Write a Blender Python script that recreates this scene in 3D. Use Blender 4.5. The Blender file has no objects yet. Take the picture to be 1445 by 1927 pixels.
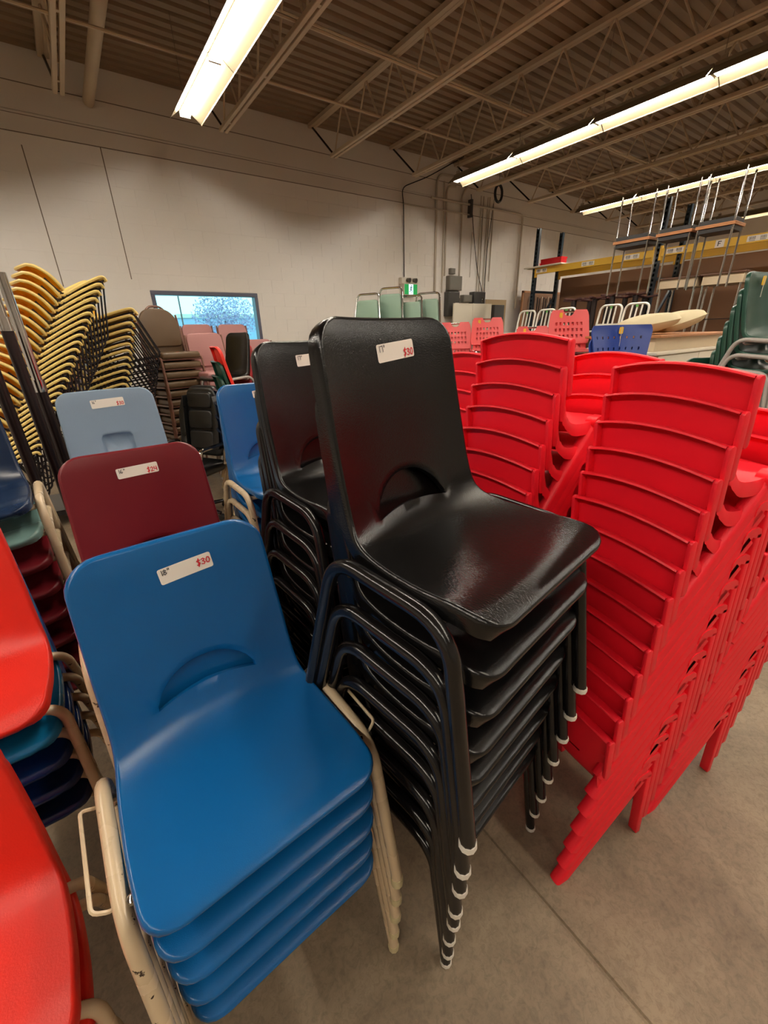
import bpy, bmesh, math, random
from mathutils import Matrix, Vector
random.seed(7)
S = bpy.context.scene
COL = S.collection
PI = math.pi
def rad(a): return math.radians(a)
def srgb(r, g, b):
    def f(c):
        c /= 255.0
        return c / 12.92 if c <= 0.04045 else ((c + 0.055) / 1.055) ** 2.4
    return (f(r), f(g), f(b), 1.0)

# ------------------------------------------------------------------ camera
EYE = 1.6
cam = bpy.data.cameras.new('camera')
cam.sensor_fit = 'HORIZONTAL'; cam.sensor_width = 36.0
cam.lens = 773.34 / 1445 * 36.0
cam.clip_start = 0.02; cam.clip_end = 200
camo = bpy.data.objects.new('camera', cam); COL.objects.link(camo)
_y, _p, _r = rad(35.204), rad(23.42), rad(-1.683)
_f = Vector((math.sin(_y) * math.cos(_p), math.cos(_y) * math.cos(_p), -math.sin(_p)))
_rt = Vector((math.cos(_y), -math.sin(_y), 0)); _up = _rt.cross(_f)
_r2 = _rt * math.cos(_r) + _up * math.sin(_r); _u2 = -_rt * math.sin(_r) + _up * math.cos(_r)
camo.matrix_world = Matrix(((_r2.x, _u2.x, -_f.x, 0), (_r2.y, _u2.y, -_f.y, 0), (_r2.z, _u2.z, -_f.z, EYE), (0, 0, 0, 1)))
S.camera = camo

# ------------------------------------------------------------------ world, exposure
W = bpy.data.worlds.new('sky'); S.world = W; W.use_nodes = True
bg = W.node_tree.nodes['Background']
bg.inputs[0].default_value = (0.36, 0.80, 0.88, 1); bg.inputs[1].default_value = 2.3
S.view_settings.view_transform = 'Standard'; S.view_settings.look = 'None'
S.view_settings.gamma = 1.0; S.view_settings.use_curve_mapping = False
S.view_settings.exposure = 0.42
TUBE_STRENGTH = 52.0
TUBE_COLOUR = (1.0, 0.92, 0.80, 1)
S.cycles.max_bounces = 8; S.cycles.diffuse_bounces = 5; S.cycles.glossy_bounces = 4
S.cycles.use_denoising = True
S.cycles.caustics_reflective = False; S.cycles.caustics_refractive = False

# ------------------------------------------------------------------ materials
MATS = {}
def mat(name, col, rough=0.5, metal=0.0, var=0.0, vscale=6.0, bump=0.0, bscale=200.0, spec=0.5, emit=None, estr=0.0,
        coat=0.0, chips=None, stretch=None):
    if name in MATS: return MATS[name]
    m = bpy.data.materials.new(name); m.use_nodes = True
    nt = m.node_tree; N = nt.nodes; L = nt.links
    b = N['Principled BSDF']
    b.inputs['Base Color'].default_value = col
    b.inputs['Roughness'].default_value = rough
    b.inputs['Metallic'].default_value = metal
    b.inputs['Specular IOR Level'].default_value = spec
    b.inputs['Coat Weight'].default_value = coat
    tc = N.new('ShaderNodeTexCoord')
    src = None
    if var > 0:
        n = N.new('ShaderNodeTexNoise'); n.inputs['Scale'].default_value = vscale; n.inputs['Detail'].default_value = 5
        L.new(tc.outputs['Object'], n.inputs['Vector'])
        mx = N.new('ShaderNodeMix'); mx.data_type = 'RGBA'
        mx.inputs[6].default_value = tuple(c * (1 - var) for c in col[:3]) + (1,)
        mx.inputs[7].default_value = tuple(min(1, c * (1 + var)) for c in col[:3]) + (1,)
        L.new(n.outputs['Fac'], mx.inputs[0]); L.new(mx.outputs[2], b.inputs['Base Color']); src = mx.outputs[2]
        mr = N.new('ShaderNodeMapRange'); mr.inputs[3].default_value = max(0.02, rough - 0.12 * (var > 0.03)); mr.inputs[4].default_value = min(1, rough + 0.1)
        L.new(n.outputs['Fac'], mr.inputs[0]); L.new(mr.outputs[0], b.inputs['Roughness'])
    if chips:
        n = N.new('ShaderNodeTexNoise'); n.inputs['Scale'].default_value = 22; n.inputs['Detail'].default_value = 6; n.inputs['Roughness'].default_value = 0.6
        L.new(tc.outputs['Object'], n.inputs['Vector'])
        r = N.new('ShaderNodeValToRGB'); r.color_ramp.elements[0].position = chips; r.color_ramp.elements[1].position = chips + 0.015
        L.new(n.outputs['Fac'], r.inputs[0])
        mx = N.new('ShaderNodeMix'); mx.data_type = 'RGBA'
        if src: L.new(src, mx.inputs[6])
        else: mx.inputs[6].default_value = col
        mx.inputs[7].default_value = srgb(62, 48, 40)
        L.new(r.outputs[0], mx.inputs[0]); L.new(mx.outputs[2], b.inputs['Base Color'])
    if bump > 0:
        n = N.new('ShaderNodeTexNoise'); n.inputs['Scale'].default_value = bscale; n.inputs['Detail'].default_value = 3
        if stretch:
            mp = N.new('ShaderNodeMapping'); mp.inputs['Scale'].default_value = stretch
            L.new(tc.outputs['Object'], mp.inputs[0]); L.new(mp.outputs[0], n.inputs['Vector'])
        else: L.new(tc.outputs['Object'], n.inputs['Vector'])
        bp = N.new('ShaderNodeBump'); bp.inputs['Strength'].default_value = bump; bp.inputs['Distance'].default_value = 0.002
        L.new(n.outputs['Fac'], bp.inputs['Height']); L.new(bp.outputs[0], b.inputs['Normal'])
    if emit:
        b.inputs['Emission Color'].default_value = emit; b.inputs['Emission Strength'].default_value = estr
    MATS[name] = m
    return m

M_WALL = mat('painted_block', srgb(234, 229, 222), 0.55, var=0.05, vscale=2.2, bump=0.35, bscale=70)
M_BAND = mat('painted_concrete_band', srgb(216, 208, 198), 0.6, var=0.07, vscale=1.6, bump=0.3, bscale=40)
M_JOINT = mat('sealant_and_shade', srgb(120, 108, 94), 0.8)  # joint sealant, reused as painted shade in the band gaps
M_DECK = mat('painted_steel_deck', srgb(132, 109, 83), 0.55, var=0.10, vscale=1.5)
M_STEEL = mat('painted_joist_steel', srgb(190, 170, 142), 0.5, var=0.08, vscale=5)
M_FIX = mat('cream_enamel', srgb(132, 121, 97), 0.4)
M_TUBE = mat('lit_tube', (1, 1, 1, 1), 0.4, emit=TUBE_COLOUR, estr=TUBE_STRENGTH)
M_BLACKP = mat('black_shell_plastic', srgb(15, 14, 14), 0.20, bump=0.20, bscale=420, stretch=(1, 0.35, 1), spec=0.5)
M_BLUEP = mat('blue_shell_plastic', srgb(8, 88, 150), 0.27, bump=0.10, bscale=600)
M_BURGP = mat('burgundy_shell_plastic', srgb(110, 20, 30), 0.38, var=0.06, vscale=3, bump=0.1, bscale=400)
M_LBLUEP = mat('grey_blue_shell_plastic', srgb(128, 148, 170), 0.5, var=0.04, vscale=4, bump=0.2, bscale=300)
M_NAVYP = mat('navy_shell_plastic', srgb(22, 40, 68), 0.25, var=0.08, vscale=6)
M_NAVY2P = mat('royal_blue_shell_plastic', srgb(10, 44, 104), 0.3, var=0.05)
M_TEALP = mat('grey_teal_shell_plastic', srgb(110, 142, 138), 0.28, var=0.06)
M_CYANP = mat('turquoise_shell_plastic', srgb(8, 118, 170), 0.3, var=0.05)
M_ORANGEP = mat('red_orange_shell_plastic', srgb(226, 42, 28), 0.42, var=0.05, vscale=4, bump=0.25, bscale=260)
M_GREENP = mat('dark_green_shell_plastic', srgb(24, 66, 52), 0.35, var=0.08)
M_RED = mat('red_moulded_plastic', srgb(240, 28, 46), 0.42, bump=0.15, bscale=420, spec=0.4)
M_BEIGE = mat('chipped_beige_paint', srgb(206, 184, 152), 0.28, var=0.06, vscale=8, chips=0.665)
M_BLACKM = mat('black_enamel_tube', srgb(20, 18, 18), 0.2, var=0.2, vscale=12, bump=0.1, bscale=90)
M_WHITEP = mat('white_plastic', srgb(225, 218, 205), 0.4)
M_GLIDE = mat('yellowed_glide', srgb(205, 192, 150), 0.3)
M_CHROME = mat('chrome', srgb(205, 203, 200), 0.14, metal=1.0)
M_ALU = mat('brushed_aluminium', srgb(222, 218, 208), 0.38, metal=0.35)
M_GREYM = mat('grey_painted_tube', srgb(165, 160, 155), 0.35)
M_PAPER = mat('label_paper', srgb(238, 230, 220), 0.6)
M_INKB = mat('black_marker', srgb(28, 24, 34), 0.6)
M_INKR = mat('red_marker', srgb(205, 22, 40), 0.6)
M_FLOOR_NAME = 'concrete'
M_YEDGE = mat('yellow_plastic', srgb(252, 222, 138), 0.4, var=0.06, vscale=12)
M_YBACK = mat('amber_plastic', srgb(236, 166, 24), 0.3, var=0.12, vscale=9)
M_BLACKW = mat('black_wire', srgb(26, 22, 26), 0.25)
M_BROWNV = mat('brown_vinyl', srgb(98, 76, 52), 0.45, var=0.08, vscale=20, bump=0.2, bscale=200)
M_BROWNM = mat('bronze_tube', srgb(120, 82, 68), 0.35)
M_PINKV = mat('mauve_vinyl', srgb(176, 124, 122), 0.5, var=0.05, bump=0.2, bscale=200)
M_MINT = mat('sage_vinyl', srgb(138, 166, 146), 0.5, var=0.05, bump=0.15, bscale=200)
M_PINKP = mat('salmon_plastic', srgb(228, 96, 96), 0.4, var=0.06)
M_BLUEPERF = mat('ultramarine_plastic', srgb(44, 68, 146), 0.35, var=0.06)
M_LEATHER = mat('black_leather', srgb(22, 22, 22), 0.33, var=0.2, vscale=9, bump=0.25, bscale=90)
M_RACK = mat('rack_navy_paint', srgb(30, 42, 52), 0.35, var=0.1)
M_BEAM = mat('rack_yellow_paint', srgb(226, 180, 56), 0.4, var=0.08, vscale=4)
M_HARD = mat('brown_hardboard', srgb(128, 92, 66), 0.6, var=0.10, vscale=3)
M_WOOD = mat('table_edge_wood', srgb(172, 116, 72), 0.45, var=0.12, vscale=9)
M_DARKTOP = mat('black_laminate', srgb(36, 34, 34), 0.4)
M_CREAM = mat('cream_fabric', srgb(214, 200, 164), 0.8, var=0.05, bump=0.3, bscale=150)
M_APRON = mat('beige_laminate', srgb(206, 188, 158), 0.45, var=0.03)
M_WHITEL = mat('white_laminate', srgb(224, 216, 198), 0.4, var=0.03)
M_GREYBOX = mat('grey_box_paint', srgb(112, 108, 98), 0.45, var=0.06)
M_DGREYBOX = mat('dark_grey_box_paint', srgb(62, 60, 58), 0.4, var=0.06)
M_CONDUIT = mat('painted_conduit', srgb(186, 174, 156), 0.5)
M_RUBBER = mat('black_rubber', srgb(20, 20, 20), 0.6)
M_SIGN = mat('exit_green', srgb(10, 128, 62), 0.4, emit=srgb(10, 150, 70), estr=0.5)
M_SIGNW = mat('exit_white', srgb(220, 240, 255), 0.4, emit=srgb(215, 240, 255), estr=0.9)
M_FRAMEW = mat('window_frame_paint', srgb(92, 94, 112), 0.4, var=0.05)
M_TAG = mat('yellow_tag', srgb(236, 190, 50), 0.6)
M_TAGO = mat('orange_sticker', srgb(235, 95, 60), 0.6)
M_STRING = mat('white_string', srgb(220, 218, 205), 0.7)
M_REDBIN = mat('red_bin_plastic', srgb(210, 24, 34), 0.4)
M_BARK = mat('bark', srgb(110, 96, 92), 0.9, var=0.2)
M_LEAF = mat('plum_leaves', srgb(178, 166, 196), 0.7, var=0.25, vscale=3)
M_ASPHALT = mat('asphalt', srgb(150, 150, 155), 0.9, var=0.1)
M_BLDG = mat('pale_cladding', srgb(170, 190, 215), 0.7)

def floor_mat():
    m = bpy.data.materials.new(M_FLOOR_NAME); m.use_nodes = True
    nt = m.node_tree; N = nt.nodes; L = nt.links; b = N['Principled BSDF']
    tc = N.new('ShaderNodeTexCoord')
    def noise(sc, det, ro=0.6, dist=0.0):
        n = N.new('ShaderNodeTexNoise'); n.inputs['Scale'].default_value = sc; n.inputs['Detail'].default_value = det
        n.inputs['Roughness'].default_value = ro; n.inputs['Distortion'].default_value = dist
        L.new(tc.outputs['Object'], n.inputs['Vector']); return n
    n1 = noise(2.0, 10, 0.68, 0.6); n2 = noise(55, 7, 0.75, 0.8); n3 = noise(8, 10, 0.75, 1.4)
    r1 = N.new('ShaderNodeValToRGB')
    r1.color_ramp.elements[0].position = 0.34; r1.color_ramp.elements[0].color = srgb(112, 95, 76)
    r1.color_ramp.elements[1].position = 0.66; r1.color_ramp.elements[1].color = srgb(156, 138, 114)
    L.new(n1.outputs['Fac'], r1.inputs[0])
    r2 = N.new('ShaderNodeValToRGB')
    r2.color_ramp.elements[0].position = 0.33; r2.color_ramp.elements[0].color = (0.62, 0.60, 0.58, 1)
    r2.color_ramp.elements[1].position = 0.55; r2.color_ramp.elements[1].color = (1, 1, 1, 1)
    L.new(n2.outputs['Fac'], r2.inputs[0])
    mx = N.new('ShaderNodeMix'); mx.data_type = 'RGBA'; mx.blend_type = 'MULTIPLY'; mx.inputs[0].default_value = 0.8
    L.new(r1.outputs[0], mx.inputs[6]); L.new(r2.outputs[0], mx.inputs[7])
    r3 = N.new('ShaderNodeValToRGB')
    r3.color_ramp.elements[0].position = 0.26; r3.color_ramp.elements[0].color = (0.45, 0.42, 0.40, 1)
    r3.color_ramp.elements[1].position = 0.38; r3.color_ramp.elements[1].color = (1, 1, 1, 1)
    L.new(n3.outputs['Fac'], r3.inputs[0])
    mx2 = N.new('ShaderNodeMix'); mx2.data_type = 'RGBA'; mx2.blend_type = 'MULTIPLY'; mx2.inputs[0].default_value = 0.8
    L.new(mx.outputs[2], mx2.inputs[6]); L.new(r3.outputs[0], mx2.inputs[7])
    r4 = N.new('ShaderNodeValToRGB')
    r4.color_ramp.elements[0].position = 0.66; r4.color_ramp.elements[0].color = (0, 0, 0, 1)
    r4.color_ramp.elements[1].position = 0.74; r4.color_ramp.elements[1].color = (0.5, 0.5, 0.5, 1)
    L.new(n3.outputs['Fac'], r4.inputs[0])
    mx3 = N.new('ShaderNodeMix'); mx3.data_type = 'RGBA'; mx3.inputs[7].default_value = srgb(205, 190, 168)
    L.new(r4.outputs[0], mx3.inputs[0]); L.new(mx2.outputs[2], mx3.inputs[6])
    L.new(mx3.outputs[2], b.inputs['Base Color'])
    mr = N.new('ShaderNodeMapRange'); mr.inputs[3].default_value = 0.42; mr.inputs[4].default_value = 0.75
    L.new(n1.outputs['Fac'], mr.inputs[0]); L.new(mr.outputs[0], b.inputs['Roughness'])
    bp = N.new('ShaderNodeBump'); bp.inputs['Strength'].default_value = 0.25; bp.inputs['Distance'].default_value = 0.002
    L.new(n2.outputs['Fac'], bp.inputs['Height']); L.new(bp.outputs[0], b.inputs['Normal'])
    return m
M_FLOOR = floor_mat()

# ------------------------------------------------------------------ mesh helpers
class MB:
    def __init__(s): s.v = []; s.f = []
    def box(s, x0, x1, y0, y1, z0, z1):
        o = len(s.v)
        s.v += [(x0, y0, z0), (x1, y0, z0), (x1, y1, z0), (x0, y1, z0), (x0, y0, z1), (x1, y0, z1), (x1, y1, z1), (x0, y1, z1)]
        s.f += [tuple(o + i for i in q) for q in ((0, 3, 2, 1), (4, 5, 6, 7), (0, 1, 5, 4), (1, 2, 6, 5), (2, 3, 7, 6), (3, 0, 4, 7))]
        return s
    def add(s, verts, faces):
        o = len(s.v); s.v += [tuple(p) for p in verts]; s.f += [tuple(o + i for i in q) for q in faces]; return s
    def tube(s, pts, r, n=8, closed=False, caps=True):
        P = [Vector(p) for p in pts]; m = len(P); o = len(s.v)
        rr = r if isinstance(r, (list, tuple)) else [r] * m
        ref = None
        for i in range(m):
            if closed: t = (P[(i + 1) % m] - P[i - 1])
            else: t = P[min(i + 1, m - 1)] - P[max(i - 1, 0)]
            t.normalize()
            if ref is None:
                a = Vector((0, 0, 1)) if abs(t.z) < 0.9 else Vector((1, 0, 0))
                ref = t.cross(a).normalized()
            else: ref = (ref - t * ref.dot(t)).normalized()
            b = t.cross(ref)
            for k in range(n):
                a = 2 * PI * k / n
                s.v.append(tuple(P[i] + (ref * math.cos(a) + b * math.sin(a)) * rr[i]))
        for i in range(m if closed else m - 1):
            i2 = (i + 1) % m
            for k in range(n):
                k2 = (k + 1) % n
                s.f.append((o + i * n + k, o + i * n + k2, o + i2 * n + k2, o + i2 * n + k))
        if caps and not closed:
            s.f.append(tuple(o + k for k in range(n))[::-1]); s.f.append(tuple(o + (m - 1) * n + k for k in range(n)))
        return s
    def bar(s, a, b, w, h, up=(0, 0, 1)):
        a = Vector(a); b = Vector(b); t = (b - a).normalized(); u = Vector(up)
        x = t.cross(u).normalized(); u = x.cross(t)
        o = len(s.v)
        for p in (a, b):
            for sx, su in ((-1, -1), (1, -1), (1, 1), (-1, 1)): s.v.append(tuple(p + x * (sx * w / 2) + u * (su * h / 2)))
        s.f += [tuple(o + i for i in q) for q in ((0, 1, 2, 3), (7, 6, 5, 4), (0, 4, 5, 1), (1, 5, 6, 2), (2, 6, 7, 3), (3, 7, 4, 0))]
        return s
    def prism(s, poly, fn, a, b):
        n = len(poly); o = len(s.v)
        s.v += [fn(p[0], p[1], a) for p in poly] + [fn(p[0], p[1], b) for p in poly]
        s.f.append(tuple(o + i for i in range(n))[::-1]); s.f.append(tuple(o + n + i for i in range(n)))
        for i in range(n):
            j = (i + 1) % n; s.f.append((o + i, o + j, o + n + j, o + n + i))
        return s
    def grid(s, fn, nu, nv, skip=None, flip=False):
        o = len(s.v)
        for i in range(nu + 1):
            for j in range(nv + 1): s.v.append(tuple(fn(i, j)))
        for i in range(nu):
            for j in range(nv):
                if skip and skip(i, j): continue
                q = (o + i * (nv + 1) + j, o + (i + 1) * (nv + 1) + j, o + (i + 1) * (nv + 1) + j + 1, o + i * (nv + 1) + j + 1)
                s.f.append(q[::-1] if flip else q)
        return s
    def lathe(s, prof, n=12, c=(0, 0, 0)):
        o = len(s.v); m = len(prof)
        for r, z in prof:
            for k in range(n):
                a = 2 * PI * k / n; s.v.append((c[0] + r * math.cos(a), c[1] + r * math.sin(a), c[2] + z))
        for i in range(m - 1):
            for k in range(n):
                k2 = (k + 1) % n; s.f.append((o + i * n + k, o + i * n + k2, o + (i + 1) * n + k2, o + (i + 1) * n + k))
        s.f.append(tuple(o + k for k in range(n))[::-1]); s.f.append(tuple(o + (m - 1) * n + k for k in range(n)))
        return s
    def mesh(s, name, m, bevel=0.0, seg=2, smooth=True, angle=40, solid=0.0, recalc=True):
        me = bpy.data.meshes.new(name); me.from_pydata(s.v, [], s.f)
        bm = bmesh.new(); bm.from_mesh(me)
        if recalc: bmesh.ops.recalc_face_normals(bm, faces=bm.faces)
        if solid: bmesh.ops.solidify(bm, geom=bm.faces[:], thickness=solid)
        if bevel:
            e = [e for e in bm.edges if len(e.link_faces) == 2 and e.calc_face_angle(0) > rad(35)]
            bmesh.ops.bevel(bm, geom=e, offset=bevel, segments=seg, profile=0.5, affect='EDGES', clamp_overlap=True)
        bm.to_mesh(me); bm.free()
        if smooth:
            me.shade_smooth()
            try: me.set_sharp_from_angle(angle=rad(angle))
            except Exception: pass
        me.materials.append(m)
        return me

def fillet(pts, r, n=5, closed=False):
    P = [Vector(p) for p in pts]; out = []; m = len(P)
    for i in range(m):
        if not closed and i in (0, m - 1): out.append(P[i]); continue
        a, b, c = P[i - 1], P[i], P[(i + 1) % m]
        rr = r[i] if isinstance(r, (list, tuple)) else r
        u = (a - b); v = (c - b); d = min(rr, u.length * 0.48, v.length * 0.48)
        u.normalize(); v.normalize()
        p0 = b + u * d; p1 = b + v * d
        for k in range(n + 1):
            t = k / n; out.append(p0 * (1 - t) ** 2 + b * 2 * t * (1 - t) + p1 * t * t)
    return out

def link(o, parent=None):
    COL.objects.link(o)
    if parent: o.parent = parent
    return o
def ob(name, me, parent=None, loc=(0, 0, 0), rot=(0, 0, 0)):
    o = bpy.data.objects.new(name, me); o.location = loc; o.rotation_euler = rot
    return link(o, parent)
def tag(o, label=None, cat=None, group=None, kind=None):
    if label: o['label'] = label
    if cat: o['category'] = cat
    if group: o['group'] = group
    if kind: o['kind'] = kind
    return o
def struct(name, me, loc=(0, 0, 0), rot=(0, 0, 0)):
    return tag(ob(name, me, None, loc, rot), kind='structure')
# a kind of thing = list of parts (name, mesh, [sub-parts], label)
def make(kind, name, loc, rz=0.0, label=None, cat=None, group=None, tilt=(0, 0), extra=None):
    e = bpy.data.objects.new(name, None); e.empty_display_size = 0.05
    e.location = loc; e.rotation_euler = (tilt[0], tilt[1], rz); link(e)
    tag(e, label, cat, group)
    for p in list(kind) + list(extra or []):
        o = ob(p[0], p[1], e)
        if len(p) > 3 and p[3]: o['label'] = p[3]
        for q in (p[2] if len(p) > 2 and p[2] else []): ob(q[0], q[1], o)
    return e
ORD = ['topmost', 'second', 'third', 'fourth', 'fifth', 'sixth', 'seventh', 'eighth', 'ninth', 'tenth', 'eleventh', 'twelfth',
       'thirteenth', 'fourteenth', 'fifteenth', 'sixteenth', 'seventeenth', 'eighteenth', 'nineteenth', 'twentieth', 'twenty-first',
       'twenty-second', 'twenty-third', 'twenty-fourth', 'twenty-fifth', 'twenty-sixth', 'twenty-seventh', 'twenty-eighth', 'twenty-ninth', 'thirtieth']
def ordl(i, n, what, where):
    if i == 0: return f'{what}, topmost of {where}'
    if i == n - 1: return f'{what}, lowest of {where}'
    return f'{what}, {ORD[i]} from the top of {where}'

# ================================================================== STRUCTURE
WY = 7.6                     # face of the block wall
X0, X1, Y0 = -6.0, 15.6, -8.0
DECK = 4.72
# floor slab with its sawn joint
fl = MB()
prof = [(X0, 0), (0.750, 0), (0.7535, -0.007), (0.7605, -0.007), (0.764, 0), (X1, 0)]
fl.grid(lambda i, j: (prof[j][0], Y0 + (WY + 0.3 - Y0) * i, prof[j][1]), 1, len(prof) - 1)
struct('floor', fl.mesh('floor', M_FLOOR, smooth=False, recalc=False))
# block wall
WX0, WX1, WZ0, WZ1 = 1.24, 2.87, 0.97, 2.285
wb = MB(); yb, ye = WY + 0.004, WY + 0.26
wb.box(X0, WX0, yb, ye, 0, DECK + 0.06).box(WX1, X1, yb, ye, 0, DECK + 0.06)
wb.box(WX0, WX1, yb, ye, 0, WZ0).box(WX0, WX1, yb, ye, WZ1, DECK + 0.06)
wall = struct('wall_back', wb.mesh('wall_back', M_WALL, smooth=False))
CZ, BH, BW = 0.055, 0.2032, 0.4064
def block_mb(w): return MB().box(-w / 2, w / 2, 0, 0.03, 0.002, BH - 0.002)
blk = block_mb(BW - 0.0016).mesh('block', M_WALL, bevel=0.0009, seg=1, smooth=False)
cand = []
rest = MB()
for k in range(0, 19):
    z = CZ + BH * k
    x = X0 + 0.21 + (BW / 2 if k % 2 else 0)
    while x < X1 - 0.3:
        a, b = x - BW / 2, x + BW / 2
        inw = b > WX0 - 0.02 and a < WX1 + 0.02 and z + BH > WZ0 and z < WZ1 - 0.01
        if not inw: cand.append((math.hypot(x, WY) if (z > 1.25 and -0.5 < x < 10.5) else 99 + x, x, z))
        else:
            for lo, hi in ((a, WX0), (WX1, b)):
                if lo < hi - 0.05: rest.box(max(a, lo) + 0.002, min(b, hi) - 0.002, WY, WY + 0.03, z + 0.002, z + BH - 0.0025)
        x += BW
cand.sort()
for i, (d, x, z) in enumerate(cand):
    if i < 296 and d < 99: ob('block', blk, wall, (x, WY, z))
    else: rest.box(x - BW / 2 + 0.002, x + BW / 2 - 0.002, WY, WY + 0.03, z + 0.002, z + BH - 0.0025)
tag(ob('blocks', rest.mesh('blocks', M_WALL, smooth=False), wall), kind='stuff')
for x, za, zb_ in ((1.035, 2.42, 4.36), (0.20, 2.30, 3.80)):
    ob('joint_and_shade_strip', MB().box(x - 0.006, x + 0.006, WY - 0.0008, WY + 0.01, za, zb_).mesh('joint_and_shade_strip', M_JOINT, smooth=False), wall)
struct('trim_1', MB().box(X0, X1, WY - 0.004, WY + 0.03, 3.925, 4.095).mesh('trim_1', M_BAND, bevel=0.003, seg=1, smooth=False))
struct('trim_2', MB().box(X0, X1, WY - 0.018, WY + 0.03, 4.099, 4.121).mesh('trim_2', M_BAND, bevel=0.003, seg=1, smooth=False))
struct('trim_3', MB().box(X0, X1, WY - 0.008, WY + 0.03, 4.125, 4.392).mesh('trim_3', M_BAND, bevel=0.004, seg=1, smooth=False))
struct('trim_4', MB().box(X0, X1, WY - 0.002, WY + 0.03, 4.398, DECK + 0.03).mesh('trim_4', M_BAND, smooth=False))
for z in (3.921, 4.097, 4.123, 4.395):  # dark strips painted in as the shade of the gaps between bands
    ob('joint_and_shade_strip', MB().box(X0, X1, WY - 0.0006 if z < 3.95 else WY - 0.006, WY + 0.02, z - 0.005, z + 0.005).mesh('joint_and_shade_strip', M_JOINT, smooth=False), wall)
struct('wall_right', MB().box(X1, X1 + 0.2, Y0, WY + 0.26, 0, DECK + 0.06).mesh('wall_right', M_WALL, smooth=False))
struct('wall_left', MB().box(X0 - 0.2, X0, Y0, WY + 0.26, 0, DECK + 0.06).mesh('wall_left', M_WALL, smooth=False))
struct('wall_front', MB().box(X0, X1, Y0 - 0.2, Y0, 0, DECK + 0.06).mesh('wall_front', M_WALL, smooth=False))
# window
wf = MB(); t = 0.055
for a, b, c, d in ((WX0, WX1, WZ1 - t, WZ1), (WX0, WX1, WZ0, WZ0 + t), (WX0, WX0 + t, WZ0 + t, WZ1 - t), (WX1 - t, WX1, WZ0 + t, WZ1 - t)):
    wf.box(a, b, WY - 0.012, WY + 0.14, c, d)
win = struct('window_1', wf.mesh('window_frame', M_FRAMEW, bevel=0.004, seg=1, smooth=False))
mg = bpy.data.materials.new('window_glass'); mg.use_nodes = True
nt = mg.node_tree; nt.nodes.clear()
go = nt.nodes.new('ShaderNodeOutputMaterial'); gm = nt.nodes.new('ShaderNodeMixShader'); g1 = nt.nodes.new('ShaderNodeBsdfTransparent'); g2 = nt.nodes.new('ShaderNodeBsdfGlossy')
g1.inputs[0].default_value = (0.92, 0.97, 0.97, 1); g2.inputs['Roughness'].default_value = 0.02; gm.inputs[0].default_value = 0.05
nt.links.new(g1.outputs[0], gm.inputs[1]); nt.links.new(g2.outputs[0], gm.inputs[2]); nt.links.new(gm.outputs[0], go.inputs[0])
ob('pane', MB().box(WX0 + t, WX1 - t, WY + 0.06, WY + 0.066, WZ0 + t, WZ1 - t).mesh('pane', mg, smooth=False), win)
# corrugated deck
dk = MB(); pr = []
y = Y0
while y < WY + 0.1:
    pr += [(y, DECK), (y + 0.085, DECK), (y + 0.105, DECK + 0.038), (y + 0.132, DECK + 0.038)]
    y += 0.152
dk.grid(lambda i, j: ((X0, X1)[i], pr[j][0], pr[j][1]), 1, len(pr) - 1, flip=True)
ceil = struct('ceiling', dk.mesh('ceiling', M_DECK, smooth=False, recalc=False))
struct('trim_5', MB().box(X0, X1, Y0 - 0.2, WY + 0.26, DECK + 0.05, DECK + 0.1).mesh('roof_board', M_DECK, smooth=False))
# open-web joists
JX = [-2.6, -0.95, 0.66, 2.45, 4.12, 5.75, 7.38, 8.99, 10.6, 12.2, 13.8]
JB, JT = 4.12, DECK
P_ = 0.61; YS = 6.93; NW = 11
chord_t = MB()
for s in (-1, 1): chord_t.box(*sorted((s * 0.008, s * 0.055)), Y0 + 0.02, WY - 0.03, JT - 0.052, JT - 0.046).box(*sorted((s * 0.008, s * 0.014)), Y0 + 0.02, WY - 0.03, JT - 0.052, JT - 0.003)
chord_t.box(-0.055, 0.055, Y0 + 0.02, WY - 0.03, JT - 0.05, JT - 0.001)
mt_ = chord_t.mesh('top_chord', M_STEEL, smooth=False)
mb_ = MB().box(0.010, 0.054, Y0 + 0.4, YS, JB, JB + 0.045).mesh('bottom_chord', M_STEEL, bevel=0.004, seg=1, smooth=False)
mb2 = MB().box(-0.054, -0.010, Y0 + 0.4, YS, JB, JB + 0.045).mesh('bottom_chord', M_STEEL, bevel=0.004, seg=1, smooth=False)
wu = MB().tube([(0, 0, JB + 0.02), (0, -P_ / 2, JT - 0.03)], 0.013, 6).mesh('web_bar', M_STEEL)
wd = MB().tube([(0, -P_ / 2, JT - 0.03), (0, -P_, JB + 0.02)], 0.013, 6).mesh('web_bar', M_STEEL)
we = MB().tube([(0, WY - 0.08, JT - 0.05), (0, YS - 0.05, JB + 0.02)], 0.015, 6).mesh('web_bar', M_BLACKM)
spacer = MB().box(-0.012, 0.012, -0.02, 0.02, JB + 0.004, JB + 0.04).mesh('spacer', M_STEEL, smooth=False)
for x in JX:
    j = bpy.data.objects.new('roof_joist', None); j.location = (x, 0, 0); link(j, ceil)
    ob('top_chord', mt_, j); ob('bottom_chord', mb_, j); ob('bottom_chord', mb2, j); ob('web_bar', we, j)
    n = NW if x > -1 else 3
    for k in range(n):
        ob('web_bar', wu, j, (0, YS - 0.05 - P_ * k, 0)); ob('web_bar', wd, j, (0, YS - 0.05 - P_ * k, 0))
        if k % 2 == 0: ob('spacer', spacer, j, (0, YS - 0.3 - P_ * k, 0))
for yy, zz in ((5.32, DECK - 0.075), (4.56, JB + 0.062), (5.60, JB + 0.062), (2.0, JB + 0.062)):
    ob('bridging_bar', MB().tube([(X0 + 0.1, yy, zz), (X1 - 0.1, yy, zz)], 0.014, 6).mesh('bridging_bar', M_STEEL), ceil)
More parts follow.
